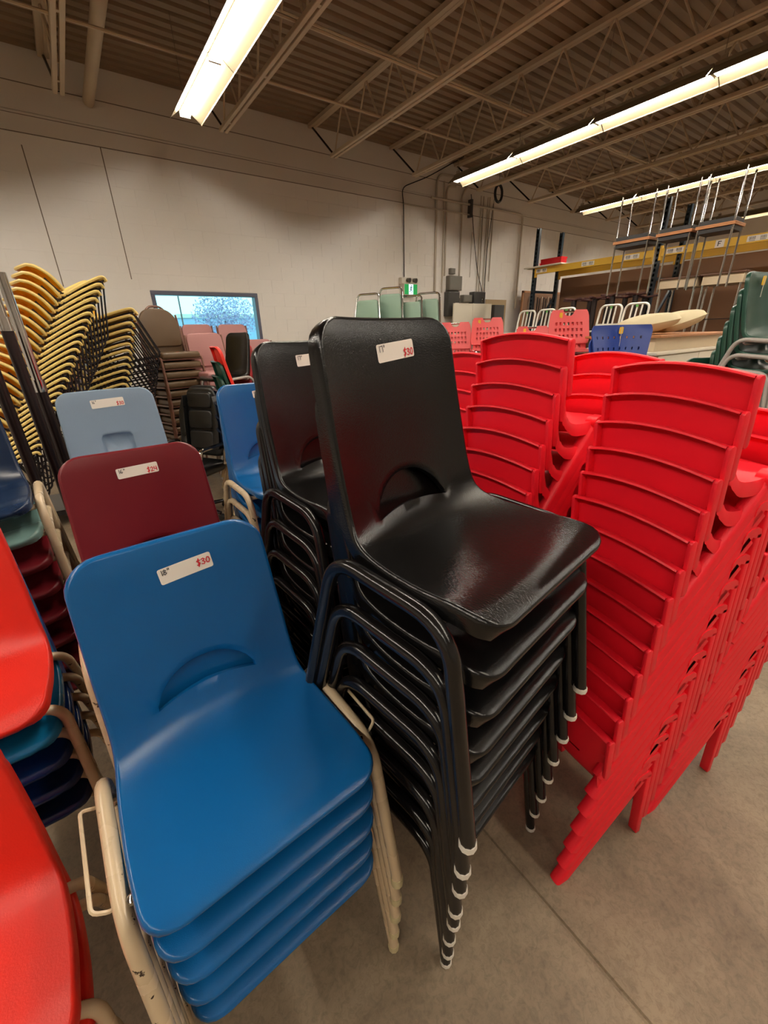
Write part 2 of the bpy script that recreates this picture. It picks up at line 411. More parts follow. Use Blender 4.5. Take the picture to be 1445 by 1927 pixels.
# gas pipe under the roof
pp = MB().tube([(1.02, Y0 + 0.1, 4.36), (1.02, WY - 0.02, 4.36)], 0.062, 16)
tag(ob('overhead_pipe', pp.mesh('overhead_pipe', M_STEEL)), 'thick round painted pipe under the roof deck, running into the block wall', 'pipe')

# ================================================================== STRIP LIGHTS
FZ = 3.985; FL = 1.205
hs = MB().box(-0.05, 0.05, -FL / 2, FL / 2, -0.045, 0.0).mesh('housing', M_FIX, bevel=0.004, seg=1, smooth=False)
rf = []
for s in (-1, 1):
    m_ = MB(); a = (s * 0.05, -0.030); b = (s * 0.165, -0.122); c = (s * 0.168, -0.134)
    pts = [a, b, c]
    m_.grid(lambda i, j: (pts[j][0], (-FL / 2, FL / 2)[i], pts[j][1]), 1, 2)
    rf.append(m_.mesh('reflector', M_FIX, smooth=False, solid=0.002))
tb = []
for s in (-1, 1):
    tb.append(MB().tube([(s * 0.032, -FL / 2 + 0.012, -0.074), (s * 0.032, FL / 2 - 0.012, -0.074)], 0.0175, 8).mesh('tube', M_TUBE))
LHS = [MB().box(-0.055, 0.055, yy - 0.005, yy + 0.005, -0.092, -0.044).mesh('lampholder', M_WHITEP, smooth=False) for yy in (-FL / 2 + 0.006, FL / 2 - 0.006)]
hg = MB().tube([(0.0, FL / 2 - 0.05, 0), (0.0, FL / 2 - 0.05, DECK - FZ)], 0.004, 5).box(-0.012, 0.012, FL / 2 - 0.08, FL / 2 - 0.02, 0, 0.05).mesh('hanger', M_CHROME, smooth=False)
FIX = [('housing', hs), ('reflector', rf[0]), ('reflector', rf[1]), ('tube', tb[0]), ('tube', tb[1]), ('lampholder', LHS[0]), ('lampholder', LHS[1]), ('hanger', hg)]
ROWN = {1.76: 'over the blue chairs', 6.0: 'before the conduits', 9.7: 'across the rack', 13.6: 'beyond the rack', -2.35: ''}  # the row with an empty text is unseen, added to even out the light
for x, where in ROWN.items():
    for k in range(9):
        seen = where and k < (3 if x < 3 else 5)
        lab = f'strip light {ORD[k].replace("topmost", "first")} from the block wall in the row {where}' if seen else 'unseen twin-tube strip light, in a continued row or the added row'
        make(FIX, 'strip_light', (x, 6.15 - FL / 2 - 1.215 * k, FZ), 0, lab, 'light', 'strip lights hung in rows from the roof' if seen else 'strip lights out of sight')

# ================================================================== OUTSIDE THE WINDOW
struct('ground', MB().box(-40, 60, WY + 0.26, 90, -0.1, -0.02).mesh('ground', M_ASPHALT, smooth=False))
tr = bpy.data.objects.new('tree', None); tr.location = (6.6, 22, -0.02); link(tr)
tag(tr, 'bushy plum-leaved tree outside the window', 'tree')
ob('trunk', MB().tube([(0, 0, 0), (0.05, 0, 1.2), (0, 0.1, 2.4)], [0.12, 0.09, 0.05], 8).mesh('trunk', M_BARK), tr)
lv = MB()
for i in range(2600):
    a, b = random.uniform(0, 2 * PI), math.acos(random.uniform(-1, 1)); r = random.random() ** 0.4
    c = Vector((1.55 * r * math.sin(b) * math.cos(a), 1.3 * r * math.sin(b) * math.sin(a), 2.55 + 1.15 * r * math.cos(b)))
    u = Vector((random.uniform(-1, 1), random.uniform(-1, 1), random.uniform(-1, 1))).normalized(); w = u.orthogonal().normalized()
    s = random.uniform(0.05, 0.09)
    lv.add([c - u * s, c + w * s * 0.5, c + u * s, c - w * s * 0.5], [(0, 1, 2, 3)])
tag(ob('leaves', lv.mesh('leaves', M_LEAF, smooth=False, recalc=False), tr), kind='stuff')
for x, y, h, lab in ((5.05, 24, 5.2, 'thin utility pole outside the window, beside the tree'), (4.1, 26, 4.6, 'thin grey lamp post outside the window, in the open sky')):
    e = tag(ob('utility_pole', MB().tube([(x, y, -0.02), (x + 0.06, y, h)], [0.04, 0.03], 8).mesh('utility_pole', M_BARK)), lab, 'pole')
    ob('crossarm', MB().box(x - 0.4, x + 0.4, y - 0.03, y + 0.03, h - 0.55, h - 0.45).mesh('crossarm', M_BARK, smooth=False), e)
bl = tag(ob('low_building', MB().box(7.0, 17, 34, 40, -0.02, 3.0).mesh('low_building', M_BLDG, smooth=False)), 'low pale blue building across the yard outside the window', 'building')
ob('roof_edge', MB().box(6.9, 17.1, 33.9, 40.1, 3.0, 3.25).mesh('roof_edge', M_WHITEL, smooth=False), bl)

# ================================================================== SHELL CHAIRS (plastic one-piece shell on a tube frame)
# local axes: x to the sitter's left, -y is the way the chair faces, z up, origin on the floor between the front feet
PROF = [(0.003, 0.433, 0.197), (0.013, 0.440, 0.200), (0.045, 0.445, 0.203), (0.14, 0.438, 0.206), (0.24, 0.438, 0.202), (0.305, 0.449, 0.195),
        (0.342, 0.483, 0.189), (0.360, 0.54, 0.186), (0.376, 0.62, 0.184), (0.390, 0.70, 0.181), (0.400, 0.77, 0.178), (0.407, 0.82, 0.175), (0.414, 0.848, 0.172)]
def catmull(P, n):
    out = []
    Q = [P[0]] + P + [P[-1]]
    for i in range(1, len(Q) - 2):
        for k in range(n):
            t = k / n
            out.append(tuple(0.5 * ((2 * b) + (c - a) * t + (2 * a - 5 * b + 4 * c - d) * t * t + (-a + 3 * b - 3 * c + d) * t ** 3)
                             for a, b, c, d in zip(Q[i - 1], Q[i], Q[i + 1], Q[i + 2])))
    out.append(P[-1]); return out
class Shell:
    def __init__(s, prof=PROF, r=0.045, rt=0.05, dish=1.0, crown=0.0):
        s.p = catmull(prof, 8); s.a = [0]; s.r = r; s.rt = rt; s.dish = dish; s.crown = crown
        for q, w in zip(s.p, s.p[1:]): s.a.append(s.a[-1] + math.hypot(w[0] - q[0], w[1] - q[1]))
        s.L = s.a[-1]
        s.crease = next(a for a, q in zip(s.a, s.p) if q[1] > prof[6][1] and q[0] > prof[6][0] - 0.02)
    def at(s, d):
        d = min(max(d, 0), s.L)
        import bisect
        i = min(max(bisect.bisect_right(s.a, d) - 1, 0), len(s.a) - 2)
        t = (d - s.a[i]) / (s.a[i + 1] - s.a[i]); q, w = s.p[i], s.p[i + 1]
        y, z, wd = (q[k] * (1 - t) + w[k] * t for k in range(3))
        i0, i1 = max(i - 1, 0), min(i + 2, len(s.p) - 1)
        ty, tz = s.p[i1][0] - s.p[i0][0], s.p[i1][1] - s.p[i0][1]; l = math.hypot(ty, tz)
        return y, z, wd, -tz / l, ty / l
    def disp(s, d):
        x = d / s.L; c = s.crease / s.L
        if x < 0.12: v = 0.004 + 0.010 * x / 0.12
        elif x < c: k = (x - 0.12) / (c - 0.12); v = 0.014 + 0.016 * k * k
        else: k = (x - c) / (1 - c); v = 0.030 - 0.014 * k
        return v * s.dish
    def pt(s, u, d, off=0.0, x=None):
        y, z, w, ny, nz = s.at(d)
        we = w
        for e, r in ((d, s.r), (s.L - d, s.rt)):
            if e < r: we = min(we, w - r + math.sqrt(max(r * r - (r - e) ** 2, 0)))
        if x is None: x = we * u
        uu = abs(x / w)
        h = s.disp(d) * uu ** 2.4 + off
        cr = s.crown * (1 - uu * uu) * max(0, (d - s.crease) / (s.L - s.crease)) ** 3
        return Vector((x, y + ny * h, z + nz * h + cr))
    def mesh(s, name, m, hole='moon', flange=0.026, us=0.56, lip=0.012, h0=0.022, hw=0.078):
        if hole is None: us = 0.56
        US = [-1, -0.985, -0.95, -0.89, -0.82, -0.74, -0.66]
        US = [x for x in US if x < -us - 0.04] + [-us + 2 * us * k / 14 for k in range(15)]
        US = US + [-x for x in US[::-1] if -x > us + 0.04]
        c0 = s.crease + h0; c1 = c0 + hw
        n0 = 24; n1 = 7; n2 = 22
        base = [s.r * (1 - math.cos(PI / 2 * k / 6)) for k in range(7)] + [s.r + (c0 - s.r) * k / (n0 - 6) for k in range(1, n0 - 5)]
        mid = [c0 + (c1 - c0) * k / n1 for k in range(1, n1 + 1)]
        top = [c1 + (s.L - s.rt - c1) * k / (n2 - 6) for k in range(1, n2 - 5)] + [s.L - s.rt + s.rt * math.sin(PI / 2 * k / 6) for k in range(1, 7)]
        rows = base + mid + top; iA = len(base) - 1; iB = iA + n1
        def lohi(u):
            t = min(abs(u) / us, 1.0); e = max(0.0, (abs(u) - us) / (1 - us))
            if hole == 'pocket':
                tt = max(0, (t - 0.86) / 0.14); rr = 0.010 * (1 - math.sqrt(max(0, 1 - tt * tt)))
                lo = c0 + rr; hi = c1 - rr + 0.006 * (1 - t * t)
            else:
                lo = c0 + 0.016 * (1 - t * t); hi = c0 + 0.010 + (hw - 0.010) * max(0, 1 - t ** 2.2) ** 0.75
            k = 1 - (1 - min(1, e * 1.3)) ** 2
            return lo * (1 - k) + c0 * k, hi * (1 - k) + c1 * k
        def dd(i, u):
            if hole is None: return rows[i]
            lo, hi = lohi(u)
            if i <= iA:
                f = rows[i] / c0; g = max(0, (f - 0.55) / 0.45); return rows[i] + (lo - c0) * g * g
            if i <= iB: return lo + (hi - lo) * (i - iA) / n1
            f = (rows[i] - c1) / (s.L - c1); g = max(0, 1 - f / 0.5); return rows[i] + (hi - c1) * g * g
        nr, nc = len(rows), len(US)
        G = [[s.pt(US[j], dd(i, US[j])) for j in range(nc)] for i in range(nr)]
        NN = [[s.at(dd(i, US[j]))[3:5] for j in range(nc)] for i in range(nr)]
        b = MB(); b.v = [tuple(G[i][j]) for i in range(nr) for j in range(nc)]
        id_ = lambda i, j: i * nc + j
        inh = lambda i, j: hole is not None and iA <= i < iB and US[j] > -us - 1e-6 and US[j + 1] < us + 1e-6
        for i in range(nr - 1):
            for j in range(nc - 1):
                if not inh(i, j): b.f.append((id_(i, j), id_(i, j + 1), id_(i + 1, j + 1), id_(i + 1, j)))
        ring = [(0, j) for j in range(nc)] + [(i, nc - 1) for i in range(1, nr)] + [(nr - 1, j) for j in range(nc - 2, -1, -1)] + [(i, 0) for i in range(nr - 2, 0, -1)]
        prev = [id_(*q) for q in ring]
        for ro, dn in ((0.0035, 0.0015), (0.006, 0.006), (0.007, 0.014), (0.0065, flange), (0.0025, flange + 0.0005), (0.0015, 0.006)):
            cur = []
            n = len(ring)
            for k, (i, j) in enumerate(ring):
                a0, a1 = ring[k - 1], ring[(k + 1) % n]
                ny, nz = NN[i][j]; nv_ = Vector((0, ny, nz))
                o = (G[a1[0]][a1[1]] - G[a0[0]][a0[1]]).cross(nv_); o.normalize()
                p = G[i][j] + o * ro - nv_ * dn
                cur.append(len(b.v)); b.v.append(tuple(p))
            for k in range(n): b.f.append((prev[k], cur[k], cur[(k + 1) % n], prev[(k + 1) % n])[::-1])
            prev = cur
        if hole:
            ja = next(j for j in range(nc) if US[j] > -us - 1e-6); jb = next(j for j in range(nc - 1, -1, -1) if US[j] < us + 1e-6)
            hr = [(iA, j) for j in range(ja, jb + 1)] + [(i, jb) for i in range(iA + 1, iB + 1)] + [(iB, j) for j in range(jb - 1, ja - 1, -1)] + [(i, ja) for i in range(iB - 1, iA, -1)]
            prev = [id_(*q) for q in hr]; ctr = sum((G[i][j] for i, j in hr), Vector()) / len(hr)
            steps = ((0.0015, 0.002), (0.003, lip)) if hole == 'moon' else ((0.002, 0.002), (0.006, lip * 0.6), (0.012, lip))
            for inn, dn in steps:
                cur = []
                for (i, j) in hr:
                    o = (ctr - G[i][j]); o.normalize(); ny, nz = NN[i][j]
                    cur.append(len(b.v)); b.v.append(tuple(G[i][j] + o * inn - Vector((0, ny, nz)) * dn))
                n = len(hr)
                for k in range(n): b.f.append((prev[k], cur[k], cur[(k + 1) % n], prev[(k + 1) % n]))
                prev = cur
            if hole == 'pocket': b.f.append(tuple(prev))
        return b.mesh(name, m, angle=62, recalc=True)

GLY = {'1': [[(0.32, 1), (0.34, 0)]], '7': [[(0.02, 0.92), (0.56, 1.0), (0.6, 0.0)]],
       '8': [[(0.3, 0.52), (0.08, 0.75), (0.28, 1), (0.52, 0.78), (0.3, 0.52), (0.02, 0.25), (0.28, 0), (0.58, 0.24), (0.3, 0.52)]],
       '6': [[(0.42, 1), (0.14, 0.62), (0.05, 0.25), (0.3, 0), (0.55, 0.2), (0.36, 0.44), (0.08, 0.28)]],
       '3': [[(0.05, 0.9), (0.36, 1), (0.55, 0.8), (0.22, 0.55), (0.56, 0.3), (0.35, 0), (0, 0.1)]],
       '0': [[(0.3, 1), (0.05, 0.6), (0.1, 0.1), (0.35, 0), (0.6, 0.4), (0.52, 0.9), (0.3, 1)]],
       '2': [[(0.05, 0.75), (0.3, 1), (0.55, 0.75), (0.05, 0), (0.62, 0.05)]],
       '4': [[(0.1, 1), (0.05, 0.45), (0.6, 0.45)], [(0.5, 1), (0.52, 0)]],
       '$': [[(0.55, 0.85), (0.3, 1), (0.05, 0.78), (0.5, 0.35), (0.28, 0), (0, 0.12)], [(0.38, 1.2), (0.2, -0.2)]],
       '"': [[(0.1, 1.05), (0.12, 0.75)], [(0.32, 1.05), (0.32, 0.75)]]}
def writing(txt, x, y, h, wd, fn, m, name, gap=0.78):
    b = MB()
    for ch in txt:
        for st in GLY[ch]:
            q = [(x + a * h, y + c * h) for a, c in st]
            for (ax, ay), (bx, by) in zip(q, q[1:]):
                l = math.hypot(bx - ax, by - ay) or 1; tx, ty = (bx - ax) / l * wd * 0.4, (by - ay) / l * wd * 0.4; nx, ny = -(by - ay) / l * wd / 2, (bx - ax) / l * wd / 2
                ax, ay, bx, by = ax - tx, ay - ty, bx + tx, by + ty
                b.add([fn(ax + nx, ay + ny), fn(ax - nx, ay - ny), fn(bx - nx, by - ny), fn(bx + nx, by + ny)], [(0, 1, 2, 3)])
        x += h * (0.5 if ch == '1' else gap)
    return b.mesh(name, m, smooth=False, recalc=False)
def sticker(sh, inch, price, xc, dtop, tilt, Lw=0.104, Hh=0.034, py=None):
    ct, st = math.cos(tilt), math.sin(tilt)
    def fn(off): return lambda a, c: sh.pt(None, sh.L - dtop + a * st + c * ct, off, x=xc + a * ct - c * st)
    b = MB(); r = 0.004; f = fn(0.0012)
    A = [-Lw / 2 + r * (1 - math.cos(PI / 2 * k / 3)) for k in range(4)] + [-Lw / 2 + r + (Lw - 2 * r) * k / 8 for k in range(1, 8)]
    A += [-x for x in A[3::-1]]
    def hh(a):
        e = Lw / 2 - abs(a); return Hh / 2 - r + (math.sqrt(max(r * r - (r - e) ** 2, 0)) if e < r else r)
    b.grid(lambda i, j: f(A[i], hh(A[i]) * (j / 2 - 1)), len(A) - 1, 4)
    lab = b.mesh('price_label', M_PAPER, smooth=False, recalc=False)
    f2 = fn(0.0022)
    w1 = writing(inch, -Lw / 2 + 0.004, Hh / 2 - 0.0145, 0.011, 0.0014, f2, M_INKB, 'size_writing')
    w2 = writing(price, Lw / 2 - 0.030, -Hh / 2 + (0.0045 if py is None else py), 0.0125, 0.0021, f2, M_INKR, 'price_writing', gap=0.74)
    return ('price_label', lab, [('size_writing', w1), ('price_writing', w2)], 'white price sticker with handwriting')

def arch_frame(m, xa=0.228, xf=0.237, r=0.0125, yb=0.47, y1=0.335, y2=0.065, zt=0.432, cap=None, capz=0.016, bracket=False, r_f=0.07):
    out = []
    for s in (-1, 1):
        p = fillet([(s * (xf + 0.004), yb, capz), (s * xa, y1, zt + 0.012), (s * xa, y2, zt - 0.004), (s * xf, 0.0, capz)], r_f, 7)
        sub = []
        if bracket:
            o = s * (xa + 0.038)
            q = fillet([(s * xa, 0.285, zt + 0.006), (s * (xa + 0.012), 0.287, zt - 0.012), (o, 0.285, zt + 0.004), (o, 0.105, zt - 0.004), (s * (xa + 0.014), 0.098, zt - 0.018), (s * xa, 0.10, zt - 0.002)], 0.009, 3)
            sub = [('linking_bracket', MB().tube(q, 0.0034, 6).mesh('linking_bracket', m))]
        out.append(('side_frame', MB().tube(p, r, 10).mesh('side_frame', m), sub))
        for (y, x) in ((yb, s * (xf + 0.004)), (0.0, s * xf)):
            if cap: out.append(('foot_glide', MB().lathe([(r * 0.7, 0), (r * 1.12, 0.003), (r * 1.15, capz - 0.004), (r * 1.06, capz + 0.004)], 10, (x, y, 0)).mesh('foot_glide', cap)))
    for y, z in ((0.10, zt - 0.022), (0.29, zt - 0.018)):
        q = fillet([(-xa, y, z + 0.012), (-xa + 0.02, y, z), (xa - 0.02, y, z), (xa, y, z + 0.012)], 0.01, 2)
        out.append(('cross_bar', MB().tube(q, 0.0085, 8).mesh('cross_bar', m)))
    return out
def u_frame(m, r=0.0125, xf=0.235, zt=0.405):
    out = []
    for y0, y1 in ((0.0, 0.07), (0.46, 0.30)):
        q = fillet([(-xf, y0, 0.008), (-xf + 0.012, y1, zt), (xf - 0.012, y1, zt), (xf, y0, 0.008)], 0.06, 7)
        out.append(('leg_frame', MB().tube(q, r, 10).mesh('leg_frame', m)))
    for s in (-1, 1):
        out.append(('seat_rail', MB().tube([(s * 0.12, 0.07, zt + 0.012), (s * 0.12, 0.30, zt + 0.012)], 0.009, 8).mesh('seat_rail', m)))
    return out
def rivets(m):
    b = MB()
    for s in (-1, 1):
        b.lathe([(0.009, -0.004), (0.0085, 0.003), (0.004, 0.006)], 8, (s * 0.212, 0.085, 0.432))
    return ('rivets', b.mesh('rivets', m))

SH = Shell(); SHP = Shell(rt=0.04, dish=0.7, crown=0.006)
SHK = Shell(r=0.055, rt=0.06)
blackA = [('shell', SH.mesh('shell', M_BLACKP, flange=0.034, h0=-0.018, hw=0.088))] + arch_frame(M_BLACKM, cap=M_WHITEP, capz=0.012, r=0.0145)
FRB = arch_frame(M_BEIGE, cap=M_GLIDE, capz=0.026, bracket=True, r=0.0135)
FRB0 = arch_frame(M_BEIGE, cap=M_GLIDE, capz=0.022, r=0.0135)
FRB2 = arch_frame(M_BEIGE, cap=M_GLIDE, capz=0.02, r=0.0135)
blueA = [('shell', SH.mesh('shell', M_BLUEP, flange=0.022))] + FRB + [rivets(M_CHROME)]
blueA0 = [('shell', blueA[0][1])] + FRB0
blueB = [('shell', blueA[0][1])] + FRB2
burgA = [('shell', SH.mesh('shell', M_BURGP))] + FRB2
lblueA = [('shell', SHP.mesh('shell', M_LBLUEP, hole='pocket', us=0.34, lip=0.02, h0=0.10, hw=0.085))] + FRB2
def shell_kind(m, fr, hole='moon'): return [('shell', SHK.mesh('shell', m, hole=hole))] + fr
UF = u_frame(M_BEIGE)
orangeK, cyanK, navy2K = shell_kind(M_ORANGEP, UF), shell_kind(M_CYANP, UF), shell_kind(M_NAVY2P, UF)
navyK, tealK, burgK = shell_kind(M_NAVYP, FRB2), shell_kind(M_TEALP, FRB2), shell_kind(M_BURGP, FRB2)

def stack(kinds, n, top, rz, step, name, what, where, cat, group, extra=None, toplab=None, tilt=(0, 0), jit=0.0, ez=0.0):
    """n nested chairs; top = foot position of the topmost; step = (sideways, back, up) per chair, in the chair's axes"""
    c, s = math.cos(rz), math.sin(rz); res = []
    if not tilt[0]: step = (step[0], step[1], top[2] / (n - 1))      # the lowest chair stands on the floor
    for i in range(n):
        kd = kinds[min(i, len(kinds) - 1)] if isinstance(kinds[0], list) else kinds
        wh = what[min(i, len(what) - 1)] if isinstance(what, list) else what
        dx, dy, dz = (-step[0] * i, -step[1] * i, -step[2] * i)
        if i == 0: pass
        else: dz -= ez
        jx, jr = (random.uniform(-jit, jit), random.uniform(-jit, jit) * 1.5) if 0 < i else (0, 0)
        p = (top[0] + c * (dx + jx) - s * dy, top[1] + s * (dx + jx) + c * dy, max(top[2] + dz, 0.0))
        lab = toplab if (i == 0 and toplab) else ordl(i, n, wh, where)
        res.append(make(kd, name, p, rz + jr, lab, cat, group, tilt, extra if i == 0 else None))
    return res

# black stack in front: 8 chairs, top foot height 0.777
stack(blackA, 8, (0.584, 0.308, 0.777), 0.149, (-0.0125, -0.012, 0.111), 'shell_chair', 'black plastic shell chair', 'the front black stack', 'chair', 'black shell chairs in the front stack',
      extra=[sticker(SH, '17"', '$30', 0.015, 0.058, rad(5))], toplab='black plastic shell chair with $30 sticker, topmost of the front black stack', jit=0.004)
stack(blackA, 8, (0.655, 0.865, 0.735), 0.10, (0.004, -0.008, 0.105), 'shell_chair', 'black plastic shell chair', 'the rear black stack', 'chair', 'black shell chairs in the rear stack',
      extra=[sticker(SH, '17"', '$30', 0.01, 0.052, rad(3))], toplab='black plastic shell chair with $30 sticker, topmost of the rear black stack', jit=0.004)
# blue stack in front
stack([blueA, blueA0], 5, (0.091 - 0.001 * 4, 0.469 - 0.0072 * 4, 0.384), 0.041, (-0.001, -0.0072, 0.096), 'shell_chair', 'blue shell chair', 'the front blue stack', 'chair', 'blue shell chairs in the front stack',
      extra=[sticker(SH, '18"', '$30', 0.018, 0.066, rad(4), py=0.012)], toplab='blue shell chair with 18 inch $30 sticker, topmost of the front blue stack', jit=0.002)
stack(burgA, 6, (0.079, 0.968, 0.460), 0.0, (0.0, -0.007, 0.092), 'shell_chair', 'burgundy shell chair', 'the burgundy stack behind the front blue one', 'chair', 'burgundy shell chairs behind the front blue stack',
      extra=[sticker(SH, '16"', '$24', 0.005, 0.058, rad(2), Lw=0.108, Hh=0.03)], toplab='burgundy shell chair with 16 inch $24 sticker, topmost of its stack', jit=0.002)
stack(lblueA, 7, (0.092, 1.785, 0.555), 0.0, (0.0, -0.007, 0.0925), 'shell_chair', 'grey-blue shell chair', 'the grey-blue stack by the posts', 'chair', 'grey-blue shell chairs by the steel posts',
      extra=[sticker(SHP, '16"', '$30', 0.0, 0.050, rad(2), Lw=0.125, Hh=0.034)], toplab='grey-blue shell chair with pocket back and 16 inch sticker, topmost of its stack')
stack(blueB, 7, (0.705, 1.60, 0.552), 0.06, (0.0, -0.007, 0.092), 'shell_chair', 'blue shell chair', 'the rear blue stack beside the black one', 'chair', 'blue shell chairs in the rear stack',
      extra=[sticker(SH, '18"', '$30', 0.045, 0.045, rad(4), Lw=0.115, Hh=0.032)], toplab='blue shell chair with $30 sticker, topmost of the rear blue stack')
# stacks cut by the frame edge
stack([navyK, tealK, burgK], 8, (-0.422, 1.624, 0.685), 0.045, (0.0, 0.004, 0.098), 'shell_chair', ['glossy navy shell chair', 'grey-teal shell chair', 'glossy burgundy shell chair'], 'the mixed navy and teal stack', 'chair', 'shell chairs in the mixed stack by the posts')
stack([orangeK, cyanK, navy2K], 5, (-0.462, 1.06, 0.35), -0.02, (0.0, -0.006, 0.0875), 'shell_chair', ['red-orange shell chair', 'turquoise shell chair', 'royal blue shell chair'], 'the stack of turquoise and royal blue', 'chair', 'shell chairs under the red-orange one',
      toplab='red-orange shell chair on top of the turquoise and royal blue chairs')
stack(orangeK, 2, (-0.48, 0.53, 0.085), 0.047, (0.0, -0.006, 0.085), 'shell_chair', 'red-orange shell chair', 'the low pair beside the blue stack', 'chair', 'red-orange shell chairs beside the front blue stack')

# ================================================================== RED MOULDED CHAIRS (face +x before turning)
def red_chair():
    parts = []
    HW = 0.172
    # backrest panel with its rim
    z0, z1 = 0.432, 0.572
    nu, nv = 14, 8
    def pan(i, j, df=0.0, grow=0.0):
        u = -1 + 2 * i / nu; v = j / nv
        z = z0 + (z1 - z0) * v + 0.020 * (1 - u * u) * v
        f = 0.110 + 0.017 * (1 - v) + 0.014 * u * u - 0.014 + df
        return Vector((f, u * (HW - 0.010), z))
    b = MB(); b.grid(lambda i, j: pan(i, j), nu, nv)
    b.grid(lambda i, j: pan(i, j, 0.005), nu, nv)
    # top rim: a strip going backwards
    def rim(i, j):
        p = pan(i, nv); offs = ((0.004, 0.0), (0.003, 0.005), (-0.006, 0.008), (-0.019, 0.007), (-0.0215, 0.003), (-0.019, 0.000), (0.0, -0.001))
        return p + Vector((offs[j][0], 0, offs[j][1]))
    b.grid(rim, nu, 6)
    bk = b.mesh('backrest', M_RED, angle=50)
    side = []
    for s in (-1, 1):
        c = pan(nu if s > 0 else 0, nv); c0 = pan(nu if s > 0 else 0, 0)
        poly = []
        w0 = -0.0205; w1 = 0.0025
        for k in range(7):
            a = PI * k / 6; poly.append(((w0 + w1) / 2 + 0.0112 * math.cos(a) + c.x, c.z + 0.000 + 0.009 * math.sin(a)))
        for k in range(7):
            a = PI + PI * k / 6; poly.append(((w0 + w1) / 2 + 0.0112 * math.cos(a) + c0.x, c0.z + 0.004 + 0.0112 * math.sin(a)))
        y = s * HW
        side.append(MB().prism(poly, lambda f, z, a: (f, a, z), y - 0.011 * (s > 0), y + 0.011 * (s < 0)).mesh('rim', M_RED, bevel=0.003, seg=2))
    parts.append(('backrest', bk, [('rim', side[0]), ('rim', side[1])]))
    # seat shell, sweeping up behind to meet the back
    pr_ = catmull([(0.124, 0.446, 0.150), (0.126, 0.425, 0.152), (0.132, 0.39, 0.156), (0.144, 0.352, 0.160), (0.165, 0.332, 0.164), (0.22, 0.326, 0.166), (0.30, 0.330, 0.166), (0.37, 0.331, 0.164), (0.395, 0.322, 0.158), (0.402, 0.306, 0.150)], 3)
    n = len(pr_)
    def sp(i, j):
        f, z, w = pr_[i]; u = -1 + 2 * j / 12
        return (f + (0.012 * u * u - 0.012 if z > 0.36 else 0), w * u, z + (0.008 * u * u if z < 0.36 else 0))
    b = MB(); b.grid(sp, n - 1, 12, skip=lambda i, j: 1 <= i <= 2 and 3 <= j <= 8)
    for s, jj in ((-1, 0), (1, 12)):
        def fl_(i, j, s=s, jj=jj):
            p = sp(i, jj); k = min(1, i / 6)
            nx, nz = (-0.8, -0.25) if p[2] > 0.37 else ((-0.6, -0.6) if p[0] < 0.15 else (0, -1))
            return (p[0] + nx * 0.036 * j / 2, p[1] + s * 0.006 * (j > 0), p[2] + nz * 0.036 * j / 2)
        b.grid(fl_, n - 1, 2)
    parts.append(('seat', b.mesh('seat', M_RED, angle=50)))
    # legs: slanted rear leg, front leg, both sides
    def legsweep(a, bb, wa, wb_, s, yo, dep):
        a = Vector((a[0], 0, a[1])); bb = Vector((bb[0], 0, bb[1])); t = (bb - a).normalized(); nrm = Vector((-t.z, 0, t.x))
        if nrm.x > 0: nrm = -nrm
        m_ = MB(); sec = []
        for k in range(7):
            ang = PI * k / 6; sec.append((0.5 - 0.5 * math.cos(ang), 0.28 * (1 - math.sin(ang))))   # (across 0..1, depth 0..1)
        sec = [(0.0, 1.0)] + sec + [(1.0, 1.0)]
        N_ = 6
        o = 0
        for i in range(N_ + 1):
            q = i / N_; p = a.lerp(bb, q); w = wa * (1 - q) + wb_ * q
            for ac, de in sec:
                y = s * (yo - dep * (1 - ac)) 
                m_.v.append(tuple(p - nrm * (w * de) + Vector((0, y, 0))))
        L_ = len(sec)
        for i in range(N_):
            for k in range(L_):
                k2 = (k + 1) % L_; m_.f.append((i * L_ + k, i * L_ + k2, (i + 1) * L_ + k2, (i + 1) * L_ + k))
        m_.f.append(tuple(range(L_))); m_.f.append(tuple(N_ * L_ + k for k in range(L_)))
        return m_
    for s in (-1, 1):
        m_ = legsweep((0.002, 0.002), (0.262, 0.338), 0.036, 0.050, s, 0.180, 0.036)
        m_.prism([(0.255, 0.330), (0.262, 0.343), (0.276, 0.350), (0.305, 0.350), (0.322, 0.342), (0.3305, 0.325), (0.329, 0.318), (0.3095, 0.318), (0.294, 0.324), (0.272, 0.302), (0.258, 0.285)], lambda f, z, a: (f, a, z), s * 0.146, s * 0.1800)
        parts.append(('rear_leg', m_.mesh('rear_leg', M_RED, angle=45)))
        fr = MB().prism([(0.3575, 0.0), (0.3785, 0.0), (0.3305, 0.330), (0.3095, 0.330)], lambda f, z, a: (f, a, z), s * 0.150, s * 0.1800)
        parts.append(('front_leg', fr.mesh('front_leg', M_RED, bevel=0.003, seg=2, angle=45)))
    return parts
RED = red_chair()
def red_stack(n, base, rz, step, where, group):
    # base = foot of the near rear leg of the lowest chair; the chair's own origin is mid-width
    c, s = math.cos(rz), math.sin(rz)
    for k in range(n):
        d = step[0] * k; lat = 0.172 + step[1] * k
        p = (base[0] + c * d - s * lat, base[1] + s * d + c * lat, step[2] * k)
        make(RED, 'moulded_chair', p, rz, ordl(n - 1 - k, n, 'red plastic chair', where), 'chair', group)
red_stack(14, (0.820, 0.294), -0.207, (0.016, 0.002, 0.071), 'the tallest red stack in front', 'red chairs in the tallest front stack')
red_stack(12, (1.258, 0.226), -0.19, (0.016, 0.001, 0.071), 'the shorter red stack on the open floor', 'red chairs in the stack on the open floor')
red_stack(15, (0.790, 0.700), -0.06, (0.017, 0.0, 0.071), 'the red stack beside the black chairs', 'red chairs beside the black stacks')
red_stack(14, (1.215, 0.655), -0.15, (0.017, 0.0, 0.071), 'the red stack before the blue perforated chair', 'red chairs before the blue perforated chair')
